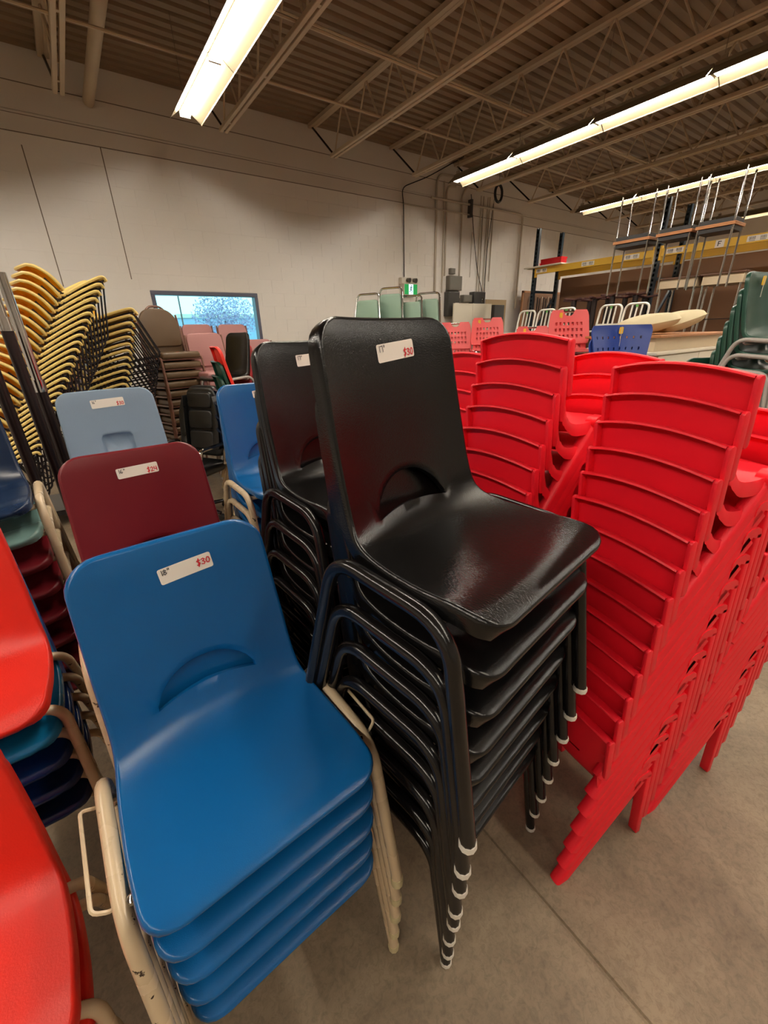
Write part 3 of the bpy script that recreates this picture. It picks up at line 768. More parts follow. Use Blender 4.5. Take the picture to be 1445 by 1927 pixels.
red_stack(14, (1.02, 1.12), -0.06, (0.017, 0.0, 0.071), 'the rearmost red stack', 'red chairs in the rearmost stack')

# ================================================================== CHAIRS FURTHER BACK
def place(kind, name, p, rz, label, cat, group=None, extra=None, tilt=(0, 0)): return make(kind, name, p, rz, label, cat, group, tilt, extra)
# --- yellow sled chairs
def slab(fn, nu, nv, th, m, name, nrm):
    b = MB(); b.grid(fn, nu, nv)
    return b.mesh(name, m, angle=50, solid=th)
def yellow_kind(run=-0.03):
    sp = catmull([(0.045, 0.418, .20), (0.052, 0.444, .205), (0.085, 0.456, .21), (0.17, 0.450, .21), (0.29, 0.434, .21), (0.40, 0.414, .20), (0.425, 0.412, .185)], 3)
    bp = catmull([(0.425, 0.455, .185), (0.434, 0.49, .20), (0.452, 0.545, .21), (0.480, 0.60, .21), (0.520, 0.648, .20), (0.552, 0.670, .16)], 3)
    def surf(pr, cv):
        return lambda i, j: (pr[i][2] * (j / 4 - 1), pr[i][0] - cv * ((j / 4 - 1) ** 2), pr[i][1] + (0.006 * (j / 4 - 1) ** 2 if cv == 0 else 0))
    seat = slab(surf(sp, 0.0), len(sp) - 1, 8, 0.012, M_YEDGE, 'seat', 0)
    back = slab(surf(bp, 0.035), len(bp) - 1, 8, 0.010, M_YBACK, 'backrest', 0)
    def edge(pr, cv):
        f = surf(pr, cv); n = len(pr) - 1
        pts = [f(i, 0) for i in range(n + 1)] + [f(n, j) for j in range(1, 8)] + [f(i, 8) for i in range(n, -1, -1)] + [f(0, j) for j in range(7, 0, -1)]
        return MB().tube(pts, 0.0095 if cv == 0 else 0.0125, 6, closed=True).mesh('edge_band', M_YEDGE)
    fr = []
    for s in (-1, 1):
        x = s * 0.195
        q = fillet([(x, 0.43, 0.41), (x, 0.40, 0.012), (x, run, 0.012), (x, 0.07, 0.432), (x, 0.40, 0.400), (x, 0.445, 0.48), (x, 0.470, 0.560)], 0.04, 3)
        fr.append(('side_frame', MB().tube(q, 0.0075, 6).mesh('side_frame', M_BLACKW)))
    q = fillet([(-0.195, 0.35, 0.408), (-0.2, 0.055, 0.428), (0.2, 0.055, 0.428), (0.195, 0.35, 0.408)], 0.05, 4)
    fr.append(('front_loop', MB().tube(q, 0.0075, 6).mesh('front_loop', M_BLACKW)))
    for y, z in ((0.10, 0.435), (0.36, 0.012), (0.41, 0.43)): fr.append(('cross_rod', MB().tube([(-0.195, y, z), (0.195, y, z)], 0.006, 6).mesh('cross_rod', M_BLACKW)))
    rib = MB().box(-0.03, 0.03, 0.05, 0.40, 0.405, 0.422).mesh('seat_clip', M_YBACK, bevel=0.004, seg=1)
    return [('seat', seat, [('edge_band', edge(sp, 0.0)), ('seat_clip', rib)]), ('backrest', back, [('edge_band', edge(bp, 0.035))])] + fr
YEL = yellow_kind(); YEL2 = yellow_kind(0.30)
def cart(x, y, z, rz, lab):
    e = make([('deck', MB().box(-0.30, 0.30, -0.30, 0.36, z - 0.05, z).mesh('deck', M_BLACKW, bevel=0.006, seg=1))] +
             [('caster', MB().tube([(sx * 0.25 - 0.015, sy, 0.05), (sx * 0.25 + 0.015, sy, 0.05)], 0.05, 12).box(sx * 0.25 - 0.02, sx * 0.25 + 0.02, sy - 0.02, sy + 0.02, 0.06, z - 0.049).mesh('caster', M_RUBBER)) for sx in (-1, 1) for sy in (-0.22, 0.28)],
             'chair_cart', (x, y, 0), rz, lab, 'cart')
T20 = rad(-19)
def yellow_stack(kd, n, apex, rz, tilt, step, where, group):
    # apex = world point where the top chair's seat meets its back
    loc = Vector((0, 0.42, 0.43)); R_ = Matrix.Rotation(rz, 3, 'Z') @ Matrix.Rotation(tilt, 3, 'X')
    top = Vector(apex) - R_ @ loc
    return stack(kd, n, tuple(top), rz, step, 'sled_chair', 'yellow wire-framed chair', where, 'chair', group, tilt=(tilt, 0)), top
_, t1 = yellow_stack(YEL2, 25, (0.05, 4.82, 1.975), rad(104), T20, (0, -0.036, 0.0565), 'the tallest yellow stack', 'yellow chairs in the tallest stack')
_, t3 = yellow_stack(YEL, 20, (0.30, 5.16, 1.80), rad(80), rad(-9), (0, -0.020, 0.0605), 'the slant-legged yellow stack', 'yellow chairs in the stack showing its legs')
cart(0.62 - 0.82, t1.y, 0.16, rad(84), 'low black cart under the tallest yellow stack')
# --- steel posts
for x, y, h, lab in ((-0.165, 2.30, 2.1, 'dark chrome-topped steel post, middle one of three by the yellow chairs'), (-0.128, 2.36, 1.86, 'dark chrome-topped steel post nearest the burgundy chair, with a cut top'),
                     (-0.245, 2.26, 2.05, 'dark steel post nearest the navy chair')):
    make([('post', MB().tube([(0, 0, 0.01), (0, 0, h - 0.42)], 0.021, 12).mesh('post', M_BROWNPOST if False else mat('dark_bronze_tube', srgb(58, 48, 48), 0.28, metal=0.6))),
          ('upper_tube', MB().tube([(0, 0, h - 0.44), (0, 0, h)], 0.0175, 12).mesh('upper_tube', M_CHROME)),
          ('collar', MB().tube([(0, 0, h - 0.45), (0, 0, h - 0.40)], 0.0235, 12).mesh('collar', M_CHROME)),
          ('base_plate', MB().lathe([(0.05, 0), (0.05, 0.008), (0.024, 0.02)], 14).mesh('base_plate', M_BLACKW))], 'steel_post', (x, y, 0), 0, lab, 'post')
# --- upholstered stacking chairs
def pad(x0, x1, y0, y1, z0, z1, m, name, r): return MB().box(x0, x1, y0, y1, z0, z1).mesh(name, m, bevel=r, seg=4, angle=60)
def outline_back(pts, y0, y1, m, name, lean=0.0, bev=0.012, holes=None):
    b = MB(); b.prism(pts, lambda x, z, a: (x, a + lean * z, z), y0, y1)
    return b.mesh(name, m, bevel=bev, seg=3, angle=60)
def rounded(pts, r, n=5): return [(p.x, p.y) for p in fillet([(a, b, 0) for a, b in pts], r, n, closed=True)]
def banquet_kind(v, metal, handle=True):
    out = []
    w = 0.205
    zs = 0.93
    shape = rounded([(-w, 0.53), (w, 0.53), (w + 0.005, 0.80), (w - 0.05, 0.89), (0.075, 0.925), (-0.075, 0.925), (-w + 0.05, 0.89), (-w - 0.005, 0.80)], 0.05) if handle else rounded([(-0.215, 0.52), (0.215, 0.52), (0.20, 0.88), (-0.20, 0.88)], 0.07)
    b = MB(); b.prism(shape, lambda x, z, a: (x, 0.40 + a + (z - 0.5) * 0.12, z), -0.022, 0.022)
    out.append(('backrest', b.mesh('backrest', v, bevel=0.012, seg=3, angle=60)))
    if handle:
        q = fillet([(-0.10, 0.452, 0.905), (-0.055, 0.458, 0.945), (0.055, 0.458, 0.945), (0.10, 0.452, 0.905)], 0.03, 4)
        out.append(('handle', MB().tube(q, 0.011, 8).mesh('handle', metal)))
    out.append(('seat', pad(-0.21, 0.21, -0.01, 0.41, 0.405, 0.475, v, 'seat', 0.025)))
    for s in (-1, 1):
        x = s * 0.222
        q = fillet([(x, -0.02, 0.008), (x, 0.005, 0.415), (x, 0.36, 0.40), (x, 0.40, 0.50), (x - s * 0.01, 0.448, 0.86)], 0.02, 3)
        out.append(('side_frame', MB().tube(q, 0.0115, 8).mesh('side_frame', metal)))
        out.append(('rear_leg', MB().tube([(x, 0.36, 0.405), (x, 0.43, 0.008)], 0.0115, 8).mesh('rear_leg', metal)))
    for y in (0.02, 0.35): out.append(('seat_rail', MB().tube([(-0.222, y, 0.40), (0.222, y, 0.40)], 0.010, 8).mesh('seat_rail', metal)))
    return out
BRN = banquet_kind(M_BROWNV, M_BROWNM); PNK = banquet_kind(M_PINKV, M_BROWNM, False)
dot = ('price_sticker', MB().lathe([(0.018, 0.4755), (0.018, 0.4765)], 10, (-0.02, 0.04, 0)).mesh('price_sticker', M_TAGO, smooth=False), None, 'orange round sticker')
stack(BRN, 11, (1.02, 5.20, 1.005), rad(12), (0, -0.012, 0.098), 'banquet_chair', 'brown vinyl banquet chair', 'the brown stack by the window', 'chair', 'brown banquet chairs by the window', extra=[dot])
stack(PNK, 9, (1.41, 5.02, 0.785), rad(8), (0, -0.012, 0.096), 'banquet_chair', 'mauve vinyl chair', 'the mauve stack before the window', 'chair', 'mauve chairs before the window')
stack(PNK, 10, (1.62, 6.28, 0.915), rad(4), (0, -0.012, 0.1), 'banquet_chair', 'mauve vinyl chair', 'the mauve stack behind the brown chairs', 'chair', 'mauve chairs at the window, behind the brown stack')
stack(PNK, 10, (2.05, 6.08, 0.905), rad(4), (0, -0.012, 0.1), 'banquet_chair', 'mauve vinyl chair', 'the mauve stack at the window corner', 'chair', 'mauve chairs at the window corner')
stack(PNK, 8, (2.14, 5.40, 0.70), rad(4), (0, -0.012, 0.1), 'banquet_chair', 'mauve vinyl chair', 'the mauve stack behind the black chairs', 'chair', 'mauve chairs behind the black chairs')
# --- mixed plastic shell chairs before the mauve ones
blkK, crimK, dgrK = shell_kind(M_BLACKP, arch_frame(M_GREYM), None), shell_kind(mat('crimson_shell_plastic', srgb(140, 26, 30), 0.38), arch_frame(M_GREYM), None), shell_kind(M_GREENP, arch_frame(M_GREYM), None)
stack([blkK, crimK, crimK, navyK, blkK], 8, (1.08, 4.46, 0.80), rad(-72), (0, -0.012, 0.114), 'shell_chair', ['black shell chair', 'crimson shell chair', 'crimson shell chair', 'navy shell chair', 'black shell chair'], 'the mixed stack by the mauve chairs', 'chair', 'shell chairs in the mixed stack before the mauve chairs')
stack([orangeK, dgrK, dgrK, navyK], 7, (1.43, 3.80, 0.69), rad(85), (0, -0.012, 0.112), 'shell_chair', ['bright orange shell chair', 'dark green shell chair', 'dark green shell chair', 'navy shell chair'], 'the small orange-topped stack', 'chair', 'shell chairs under the bright orange one')
# --- office chair
def office_kind():
    b = MB(); sh = rounded([(-0.23, 0.55), (0.23, 0.55), (0.25, 0.95), (0.17, 1.20), (-0.17, 1.20), (-0.25, 0.95)], 0.09)
    b.prism(sh, lambda x, z, a: (x, 0.26 + a + (z - 0.5) * 0.16, z), -0.045, 0.045)
    out = [('backrest', b.mesh('backrest', M_LEATHER, bevel=0.035, seg=4, angle=70))]
    for z0, z1 in ((0.62, 0.80), (0.81, 0.99), (1.0, 1.15)):
        c = MB(); sh = rounded([(-0.15, z0), (0.15, z0), (0.15, z1), (-0.15, z1)], 0.05)
        c.prism(sh, lambda x, z, a: (x, 0.215 + a + (z - 0.5) * 0.16, z), -0.03, 0.03)
        out.append(('back_cushion', c.mesh('back_cushion', M_LEATHER, bevel=0.022, seg=4, angle=70)))
    for s in (-1, 1):
        c = MB(); sh = rounded([(s * 0.165, 0.62), (s * 0.235, 0.64), (s * 0.24, 0.95), (s * 0.175, 1.13)], 0.03)
        c.prism(sh, lambda x, z, a: (x, 0.205 + a + (z - 0.5) * 0.16, z), -0.04, 0.04)
        out.append(('side_bolster', c.mesh('side_bolster', M_LEATHER, bevel=0.025, seg=3, angle=70)))
        q = fillet([(s * 0.26, 0.20, 0.50), (s * 0.29, 0.22, 0.70), (s * 0.29, -0.10, 0.70), (s * 0.26, -0.10, 0.47)], 0.05, 4)
        out.append(('armrest', MB().tube(q, 0.018, 8).mesh('armrest', M_CHROME)))
    out.append(('seat', pad(-0.25, 0.25, -0.26, 0.24, 0.43, 0.54, M_LEATHER, 'seat', 0.045)))
    out.append(('gas_column', MB().tube([(0, 0, 0.09), (0, 0, 0.43)], 0.03, 12).mesh('gas_column', M_BLACKW)))
    for k in range(5):
        a = 2 * PI * k / 5; c, s = math.cos(a), math.sin(a)
        out.append(('base_arm', MB().tube([(0, 0, 0.11), (c * 0.29, s * 0.29, 0.075)], [0.028, 0.017], 8).mesh('base_arm', M_BLACKW)))
        out.append(('caster', MB().tube([(c * 0.29 - s * 0.02, s * 0.29 + c * 0.02, 0.031), (c * 0.29 + s * 0.02, s * 0.29 - c * 0.02, 0.031)], 0.03, 10).mesh('caster', M_RUBBER)))
    return out
place(office_kind(), 'office_chair', (0.66, 4.10, 0), rad(-58), 'black padded leather office chair with silver armrests, behind the burgundy chair', 'chair')
# --- sage vinyl chairs with chrome hoops
def sage_kind():
    out = []
    b = MB(); sh = rounded([(-0.195, 0.50), (0.195, 0.50), (0.155, 0.845), (-0.155, 0.845)], 0.04)
    b.prism(sh, lambda x, z, a: (x, 0.42 + a + (z - 0.5) * 0.16, z), -0.02, 0.02)
    out.append(('backrest', b.mesh('backrest', M_MINT, bevel=0.014, seg=3, angle=60)))
    q = fillet([(-0.215, 0.36, 0.40), (-0.21, 0.42, 0.50), (-0.165, 0.49, 0.92), (0.165, 0.49, 0.92), (0.21, 0.42, 0.50), (0.215, 0.36, 0.40)], 0.06, 5)
    out.append(('back_hoop', MB().tube(q, 0.0135, 8).mesh('back_hoop', M_CHROME)))
    out.append(('seat', pad(-0.21, 0.21, -0.01, 0.40, 0.41, 0.48, M_MINT, 'seat', 0.025)))
    for s in (-1, 1):
        x = s * 0.222
        q = fillet([(x, 0.0, 0.008), (x, 0.01, 0.42), (x, 0.36, 0.41), (x, 0.42, 0.008)], 0.04, 3)
        out.append(('side_frame', MB().tube(q, 0.0115, 8).mesh('side_frame', M_CHROME)))
    return out
SAGE = sage_kind()
for (x, y, z), wh in zip(((3.59, 5.35, 2.12), (3.87, 5.19, 2.19), (4.06, 4.99, 2.08), (4.27, 4.86, 2.11)),
                         ('the first sage stack from the window', 'the tallest sage stack under the exit sign', 'the sage stack past the exit sign', 'the last sage stack by the conduits')):
    rz = rad(-62); dx, dy = 0.45 * math.sin(rz), -0.45 * math.cos(rz)
    stack(SAGE, 11, (x + dx, y + dy, z - 0.925), rz, (0, -0.016, 0.108), 'vinyl_chair', 'sage vinyl chair', wh, 'chair', 'sage chairs in ' + wh[4:])
# --- perforated plastic chairs
def perforated(v, wt, wb, st, rows, cols, notch, metal, curve):
    z0, z1 = 0.50, 0.84
    NX, NZ = cols * st + 5, rows * st + 3
    def p(i, j):
        u = -1 + 2 * i / NX; q = j / NZ; w = wb + (wt - wb) * q
        z = z0 + (z1 - z0) * q
        cr = 0
        if q > 0.8 or q < 0.2:
            e = (q - 0.8) / 0.2 if q > 0.8 else (0.2 - q) / 0.2
            w *= 1 - 0.10 * e * e
        if notch and q > 0.75 and abs(u) < 0.34: z -= 0.06 * (q - 0.75) / 0.25 * (1 - (u / 0.34) ** 4)
        return (w * u, 0.40 + 0.20 * (z - z0) - curve * u * u, z)
    skip = lambda i, j: (i >= 3 and i <= NX - 4 and (i - 3) % st == 0) and (j >= 2 and j <= NZ - 3 - (1 if notch else 0) and (j - 2) % st == 0)
    b = MB(); b.grid(p, NX, NZ, skip=skip)
    out = [('backrest', b.mesh('backrest', v, angle=60, solid=0.012))]
    s_ = MB(); s_.grid(lambda i, j: (-0.215 + 0.43 * i / 6, 0.40 * j / 6, 0.445 - 0.012 * math.sin(PI * j / 6) + 0.008 * ((i - 3) / 3) ** 2), 6, 6)
    out.append(('seat', s_.mesh('seat', v, solid=0.014)))
    if notch: out.append(('handle_bar', MB().tube([(-0.11, 0.468, 0.822), (0.11, 0.468, 0.822)], 0.010, 8).mesh('handle_bar', metal)))
    for s in (-1, 1):
        x = s * 0.228
        q = fillet([(x, -0.02, 0.008), (x, 0.03, 0.43), (x, 0.36, 0.43), (x, 0.41, 0.008)], 0.05, 4)
        out.append(('side_frame', MB().tube(q, 0.0115, 8).mesh('side_frame', metal)))
        out.append(('back_post', MB().tube([(s * 0.21, 0.36, 0.43), (s * 0.19, 0.468, 0.82)], 0.010, 8).mesh('back_post', metal)))
    q = fillet([(-0.228, 0.03, 0.42), (-0.20, 0.02, 0.425), (0.20, 0.02, 0.425), (0.228, 0.03, 0.42)], 0.02, 3)
    out.append(('front_rail', MB().tube(q, 0.010, 8).mesh('front_rail', metal)))
    return out
def hang_tag(x, y, z, long=0.0):
    sub = [('string', MB().tube([(x, y - 0.004, z + 0.028), (x + 0.004, y - 0.006, z - long)], 0.0018, 5).mesh('string', M_STRING))] if long else None
    return ('price_tag', MB().prism(rounded([(x - 0.017, z - 0.03), (x + 0.017, z - 0.03), (x + 0.017, z + 0.025), (x - 0.017, z + 0.025)], 0.008, 2), lambda a, c, d: (a, d, c), y - 0.003, y).mesh('price_tag', M_TAG, smooth=False), sub, 'yellow price tag')
PKP = perforated(M_PINKP, 0.205, 0.235, 2, 4, 7, True, M_CHROME, 0.02)
BLP = perforated(M_BLUEPERF, 0.275, 0.215, 4, 3, 8, False, M_GREYM, 0.05)
stack(PKP, 10, (4.52, 3.83, 0.925), rad(-36), (0, -0.01, 0.09), 'perforated_chair', 'salmon perforated chair', 'the salmon stack by the white board', 'chair', 'salmon chairs by the white board', extra=[hang_tag(-0.11, 0.44, 0.79)])
stack(PKP, 10, (4.29, 2.48, 0.945), rad(-36), (0, -0.01, 0.09), 'perforated_chair', 'salmon perforated chair', 'the salmon stack nearest the blue chair', 'chair', 'salmon chairs nearest the blue chair', extra=[hang_tag(-0.09, 0.44, 0.79)])
stack(PKP, 9, (4.80, 3.30, 0.80), rad(-36), (0, -0.01, 0.09), 'perforated_chair', 'salmon perforated chair', 'the low salmon stack', 'chair', 'salmon chairs below the aluminium chairs', extra=[hang_tag(-0.10, 0.44, 0.79)])
stack(PKP, 9, (4.20, 4.12, 0.88), rad(-36), (0, -0.01, 0.09), 'perforated_chair', 'salmon perforated chair', 'the salmon stack beside the white panel', 'chair', 'salmon chairs half hidden by the black chair')
stack(BLP, 8, (3.72, 1.62, 0.775), rad(-36), (0, -0.01, 0.09), 'perforated_chair', 'ultramarine perforated chair', 'the blue perforated stack', 'chair', 'ultramarine perforated chairs', extra=[hang_tag(0.0, 0.42, 0.80, 0.13)])
# --- dark green shell chairs on grey frames
GRN = [('shell', SHK.mesh('shell', M_GREENP, hole=None))] + arch_frame(M_GREYM, r=0.014)
stack(GRN, 12, (3.82, 0.66, 1.06), rad(-12), (0, -0.017, 0.0945), 'shell_chair', 'dark green shell chair on grey frame', 'the tall green stack', 'chair', 'dark green shell chairs at the picture edge', extra=[hang_tag(-0.02, 0.388, 0.80, 0.10)])
stack(GRN, 6, (3.62, 0.86, 0.525), rad(-30), (0, -0.01, 0.0945), 'shell_chair', 'dark green shell chair', 'the low green stack', 'chair', 'dark green shell chairs behind the red chairs')
# --- aluminium slat-back chairs on a bench
def alu_kind():
    out = []
    q = fillet([(-0.175, 0.37, 0.44), (-0.165, 0.44, 0.80), (0.165, 0.44, 0.80), (0.175, 0.37, 0.44)], 0.085, 6)
    out.append(('back_hoop', MB().tube(q, 0.016, 8).mesh('back_hoop', M_ALU)))
    for x in (-0.07, 0.0, 0.07): out.append(('slat', MB().bar((x, 0.39, 0.53), (x, 0.437, 0.795), 0.022, 0.010, (0, 1, 0)).mesh('slat', M_ALU, smooth=False)))
    out.append(('lower_rail', MB().bar((-0.172, 0.388, 0.53), (0.172, 0.388, 0.53), 0.012, 0.025).mesh('lower_rail', M_ALU, smooth=False)))
    out.append(('seat', MB().box(-0.19, 0.19, 0.0, 0.38, 0.425, 0.45).mesh('seat', M_ALU, bevel=0.010, seg=2)))
    for sx in (-1, 1):
        for y, dy in ((0.03, -0.02), (0.35, 0.05)):
            out.append(('leg', MB().tube([(sx * 0.17, y, 0.428), (sx * 0.185, y + dy, 0.004)], 0.015, 8).mesh('leg', M_ALU)))
    out.append(('stretcher', MB().tube([(-0.178, 0.02, 0.20), (0.178, 0.02, 0.20)], 0.009, 6).mesh('stretcher', M_ALU)))
    out.append(('price_tag', MB().box(-0.015, 0.02, 0.415, 0.418, 0.755, 0.785).mesh('price_tag', mat('green_tag', srgb(96, 170, 80), 0.6), smooth=False), None, 'green price tag'))
    return out
ALU = alu_kind()
BZ = 1.11
bench = make([('bench_top', MB().box(6.45, 7.35, 2.85, 5.6, BZ - 0.04, BZ).mesh('bench_top', M_HARD, bevel=0.004, seg=1))] +
             [('leg', MB().box(x, x + 0.05, y, y + 0.05, 0, BZ - 0.04).mesh('leg', M_BLACKW, smooth=False)) for x in (6.5, 7.25) for y in (2.9, 5.5)], 'work_bench', (0, 0, 0), 0, 'long hardboard bench carrying the aluminium slat-back chairs', 'bench')
for i, (y, lab) in enumerate(((5.17, 'at the conduit end of the row'), (4.77, 'second in the row from the conduits'), (4.40, 'half hidden behind the salmon chair'), (3.65, 'fourth in the row, before the rack'), (3.27, 'last in the row, above the blue chair'))):
    place(ALU, 'slat_back_chair', (6.53, y, BZ), rad(-90), f'aluminium slat-back chair {lab}', 'chair', 'aluminium slat-back chairs on the bench')

# ================================================================== DESKS AND CUSHIONS
cab = MB().box(4.45, 6.5, 1.85, 2.5, 0.0, 1.345).mesh('body', M_WHITEL, bevel=0.004, seg=1)
make([('body', cab), ('top', MB().box(4.42, 6.53, 1.82, 2.53, 1.346, 1.37).mesh('top', M_WHITEL, bevel=0.003, seg=1)),
      ('drawer', MB().box(4.50, 5.45, 1.835, 1.852, 1.20, 1.335).mesh('drawer', M_WHITEL, bevel=0.003, seg=1)), ('drawer', MB().box(5.47, 6.45, 1.835, 1.852, 1.20, 1.335).mesh('drawer', M_WHITEL, bevel=0.003, seg=1))],
     'low_cabinet', (0, 0, 0), 0, 'long white laminate cabinet behind the red chairs', 'cabinet')
make([('top', MB().box(4.55, 6.55, 1.87, 2.62, 1.495, 1.518).mesh('top', M_WOOD, bevel=0.004, seg=1)), ('apron', MB().box(4.62, 6.42, 1.93, 1.955, 1.371, 1.494).mesh('apron', M_APRON, smooth=False)),
      ('end_panel', MB().box(6.44, 6.475, 1.90, 2.58, 1.371, 1.494).mesh('end_panel', mat('maroon_panel', srgb(120, 66, 60), 0.5), smooth=False)), ('end_panel', MB().box(4.60, 4.62, 1.93, 2.58, 1.371, 1.494).mesh('end_panel', M_APRON, smooth=False))],
     'desk_top', (0, 0, 0), 0, 'wood-edged desk top with beige apron resting on the white cabinet', 'desk')
def cushion(L_, W_, H_, bend):
    b = MB(); nu, nv = 14, 10
    def f(i, j, sgn):
        u = -1 + 2 * i / nu; v = -1 + 2 * j / nv
        e = max(0.0, 1 - abs(u) ** 7) ** 0.5 * max(0.0, 1 - abs(v) ** 5) ** 0.5
        k = (0.75 + 0.25 * math.cos(u * 2))
        return (L_ / 2 * u, W_ / 2 * v * (1 - 0.15 * u * u), H_ * 0.5 + bend * u + H_ * 0.5 * e * sgn * k)
    b.grid(lambda i, j: f(i, j, 1), nu, nv); b.grid(lambda i, j: f(i, j, -1), nu, nv)
    return b.mesh('cushion', M_CREAM, angle=70)
for x, y, r, t, L_, lab in ((4.98, 2.20, -36, -0.16, 0.52, 'cream upholstered pad on the desk, beside the blue chair'), (5.42, 2.10, -36, -0.30, 0.46, 'cream upholstered pad with specks on the desk, next to the green stack')):
    tag(ob('cushion', cushion(L_, 0.42, 0.17, 0.0), None, (x, y, 1.520 + abs(math.sin(t)) * L_ / 2 * 0.55), (0, t, rad(r))), lab, 'cushion', 'cream pads on the desk')

# ================================================================== PALLET RACK
RX0, RX1, RH = 8.80, 9.64, 3.56
def upright(x, face):
    m_ = MB(); w = 0.075; d = 0.07
    z = 0.0
    m_.box(-w / 2, -w / 2 + 0.02, -d / 2, d / 2, 0.012, RH); m_.box(w / 2 - 0.02, w / 2, -d / 2, d / 2, 0.012, RH)
    m_.box(-w / 2, w / 2, d / 2 - 0.004, d / 2, 0.012, RH)
    while z < RH - 0.06:
        m_.box(-w / 2 + 0.02, w / 2 - 0.02, -d / 2, -d / 2 + 0.004, z + 0.012, z + 0.045); z += 0.076
    m_.box(-0.06, 0.06, -0.06, 0.06, 0, 0.012)
    return m_.mesh('upright', M_RACK, smooth=False)
UPM = upright(0, 0)
rk = []
rack = bpy.data.objects.new('pallet_rack', None); rack.location = (0, 0, 0); link(rack)
tag(rack, 'pallet rack with navy uprights and yellow beams along the far aisle', 'rack')
for y in (6.45, 3.95, 1.45):
    for x in (RX0, RX1): ob('upright', UPM, rack, (x, y, 0), (0, 0, rad(-90)))
    for z in (0.3, 1.3, 2.35): ob('brace', MB().box(RX0, RX1, y - 0.02, y + 0.02, z, z + 0.045).mesh('brace', M_RACK, smooth=False), rack)
    for z in (0.33, 1.33): ob('brace', MB().bar((RX0, y, z), (RX1, y, z + 1.0), 0.04, 0.035, (0, 1, 0)).mesh('brace', M_RACK, smooth=False), rack)
for y0, y1 in ((3.99, 6.41), (1.49, 3.91)):
    for x in (RX0 - 0.045, RX1):
        q = ob('beam', MB().box(x - 0.022, x + 0.022, y0, y1, 2.70, 2.815).box(x - 0.028, x + 0.028, y0, y0 + 0.035, 2.64, 2.86).box(x - 0.028, x + 0.028, y1 - 0.035, y1, 2.64, 2.86).mesh('beam', M_BEAM, bevel=0.003, seg=1, smooth=False), rack)
        if x < RX0:
            for yy in ((6.27, 5.23, 4.40) if y0 > 3 else (3.70, 2.6)):
                lb = MB().box(x - 0.0235, x - 0.022, yy - 0.16, yy + 0.10, 2.722, 2.795).mesh('shelf_label', M_PAPER, smooth=False)
                ob('shelf_label', lb, q)
                bars = MB()
                for g in (-0.13, 0.0):
                    yp = yy + g
                    while yp < yy + g + 0.075:
                        w = random.choice((0.002, 0.003, 0.005)); bars.box(x - 0.0245, x - 0.0236, yp, yp + w, 2.745, 2.785); yp += w + random.choice((0.003, 0.005))
                    bars.box(x - 0.0245, x - 0.0236, yy + g, yy + g + 0.07, 2.731, 2.737)
                tag(ob('barcode', bars.mesh('barcode', M_INKB, smooth=False), q), kind='stuff')
fl_ = MB().box(RX0 - 0.0705, RX0 - 0.068, 2.98, 3.10, 2.705, 2.81).mesh('letter_card', M_PAPER, smooth=False)
fc = ob('letter_card', fl_, rack)
fx = RX0 - 0.0715
ob('letter', MB().box(fx - 0.001, fx, 3.055, 3.067, 2.725, 2.792).box(fx - 0.001, fx, 3.02, 3.055, 2.78, 2.792).box(fx - 0.001, fx, 3.03, 3.055, 2.753, 2.764).mesh('letter', M_INKB, smooth=False), fc)
for y0, y1, zt, k in ((3.95, 6.36, 2.66, 'behind the pedestals'), (1.45, 3.93, 2.685, 'behind the small desks')):
    tag(ob('hardboard_sheet', MB().box(9.70, 9.712, y0, y1, 0.0, zt).mesh('hardboard_sheet', M_HARD, smooth=False)), f'large brown hardboard sheet standing in the rack {k}', 'board')
    tag(ob('hardboard_sheet', MB().box(9.72, 9.732, y0 + 0.1, y1 - 0.1, 0.0, zt - 0.32).mesh('hardboard_sheet', M_HARD, smooth=False)), f'second brown hardboard sheet {k}', 'board')
tag(ob('white_plank', MB().box(8.62, 9.75, 5.72, 6.62, 2.817, 2.842).mesh('white_plank', M_WHITEL, bevel=0.003, seg=1, smooth=False)), 'white laminate plank lying on top of the rack beams', 'plank')
bn = MB(); bx0, bx1, by0, by1, bz = 8.95, 9.16, 5.95, 6.44, 2.843
bn.box(bx0, bx1, by0, by1, bz, bz + 0.006).box(bx0, bx0 + 0.006, by0, by1, bz, bz + 0.15).box(bx1 - 0.006, bx1, by0, by1, bz, bz + 0.15).box(bx0, bx1, by0, by0 + 0.006, bz, bz + 0.15)
bn.add([(bx0, by1, bz), (bx1, by1, bz), (bx1, by1 + 0.03, bz + 0.09), (bx0, by1 + 0.03, bz + 0.09)], [(0, 1, 2, 3)])
b_ = make([('bin_body', bn.mesh('bin_body', M_REDBIN, smooth=False)), ('rim', MB().box(bx0 - 0.008, bx1 + 0.008, by0 - 0.008, by0 + 0.01, bz + 0.13, bz + 0.158).box(bx0 - 0.008, bx0 + 0.008, by0, by1, bz + 0.135, bz + 0.155).mesh('rim', M_REDBIN, smooth=False))],
          'storage_bin', (0, 0, 0), 0, 'red plastic storage bin on the white plank', 'bin')
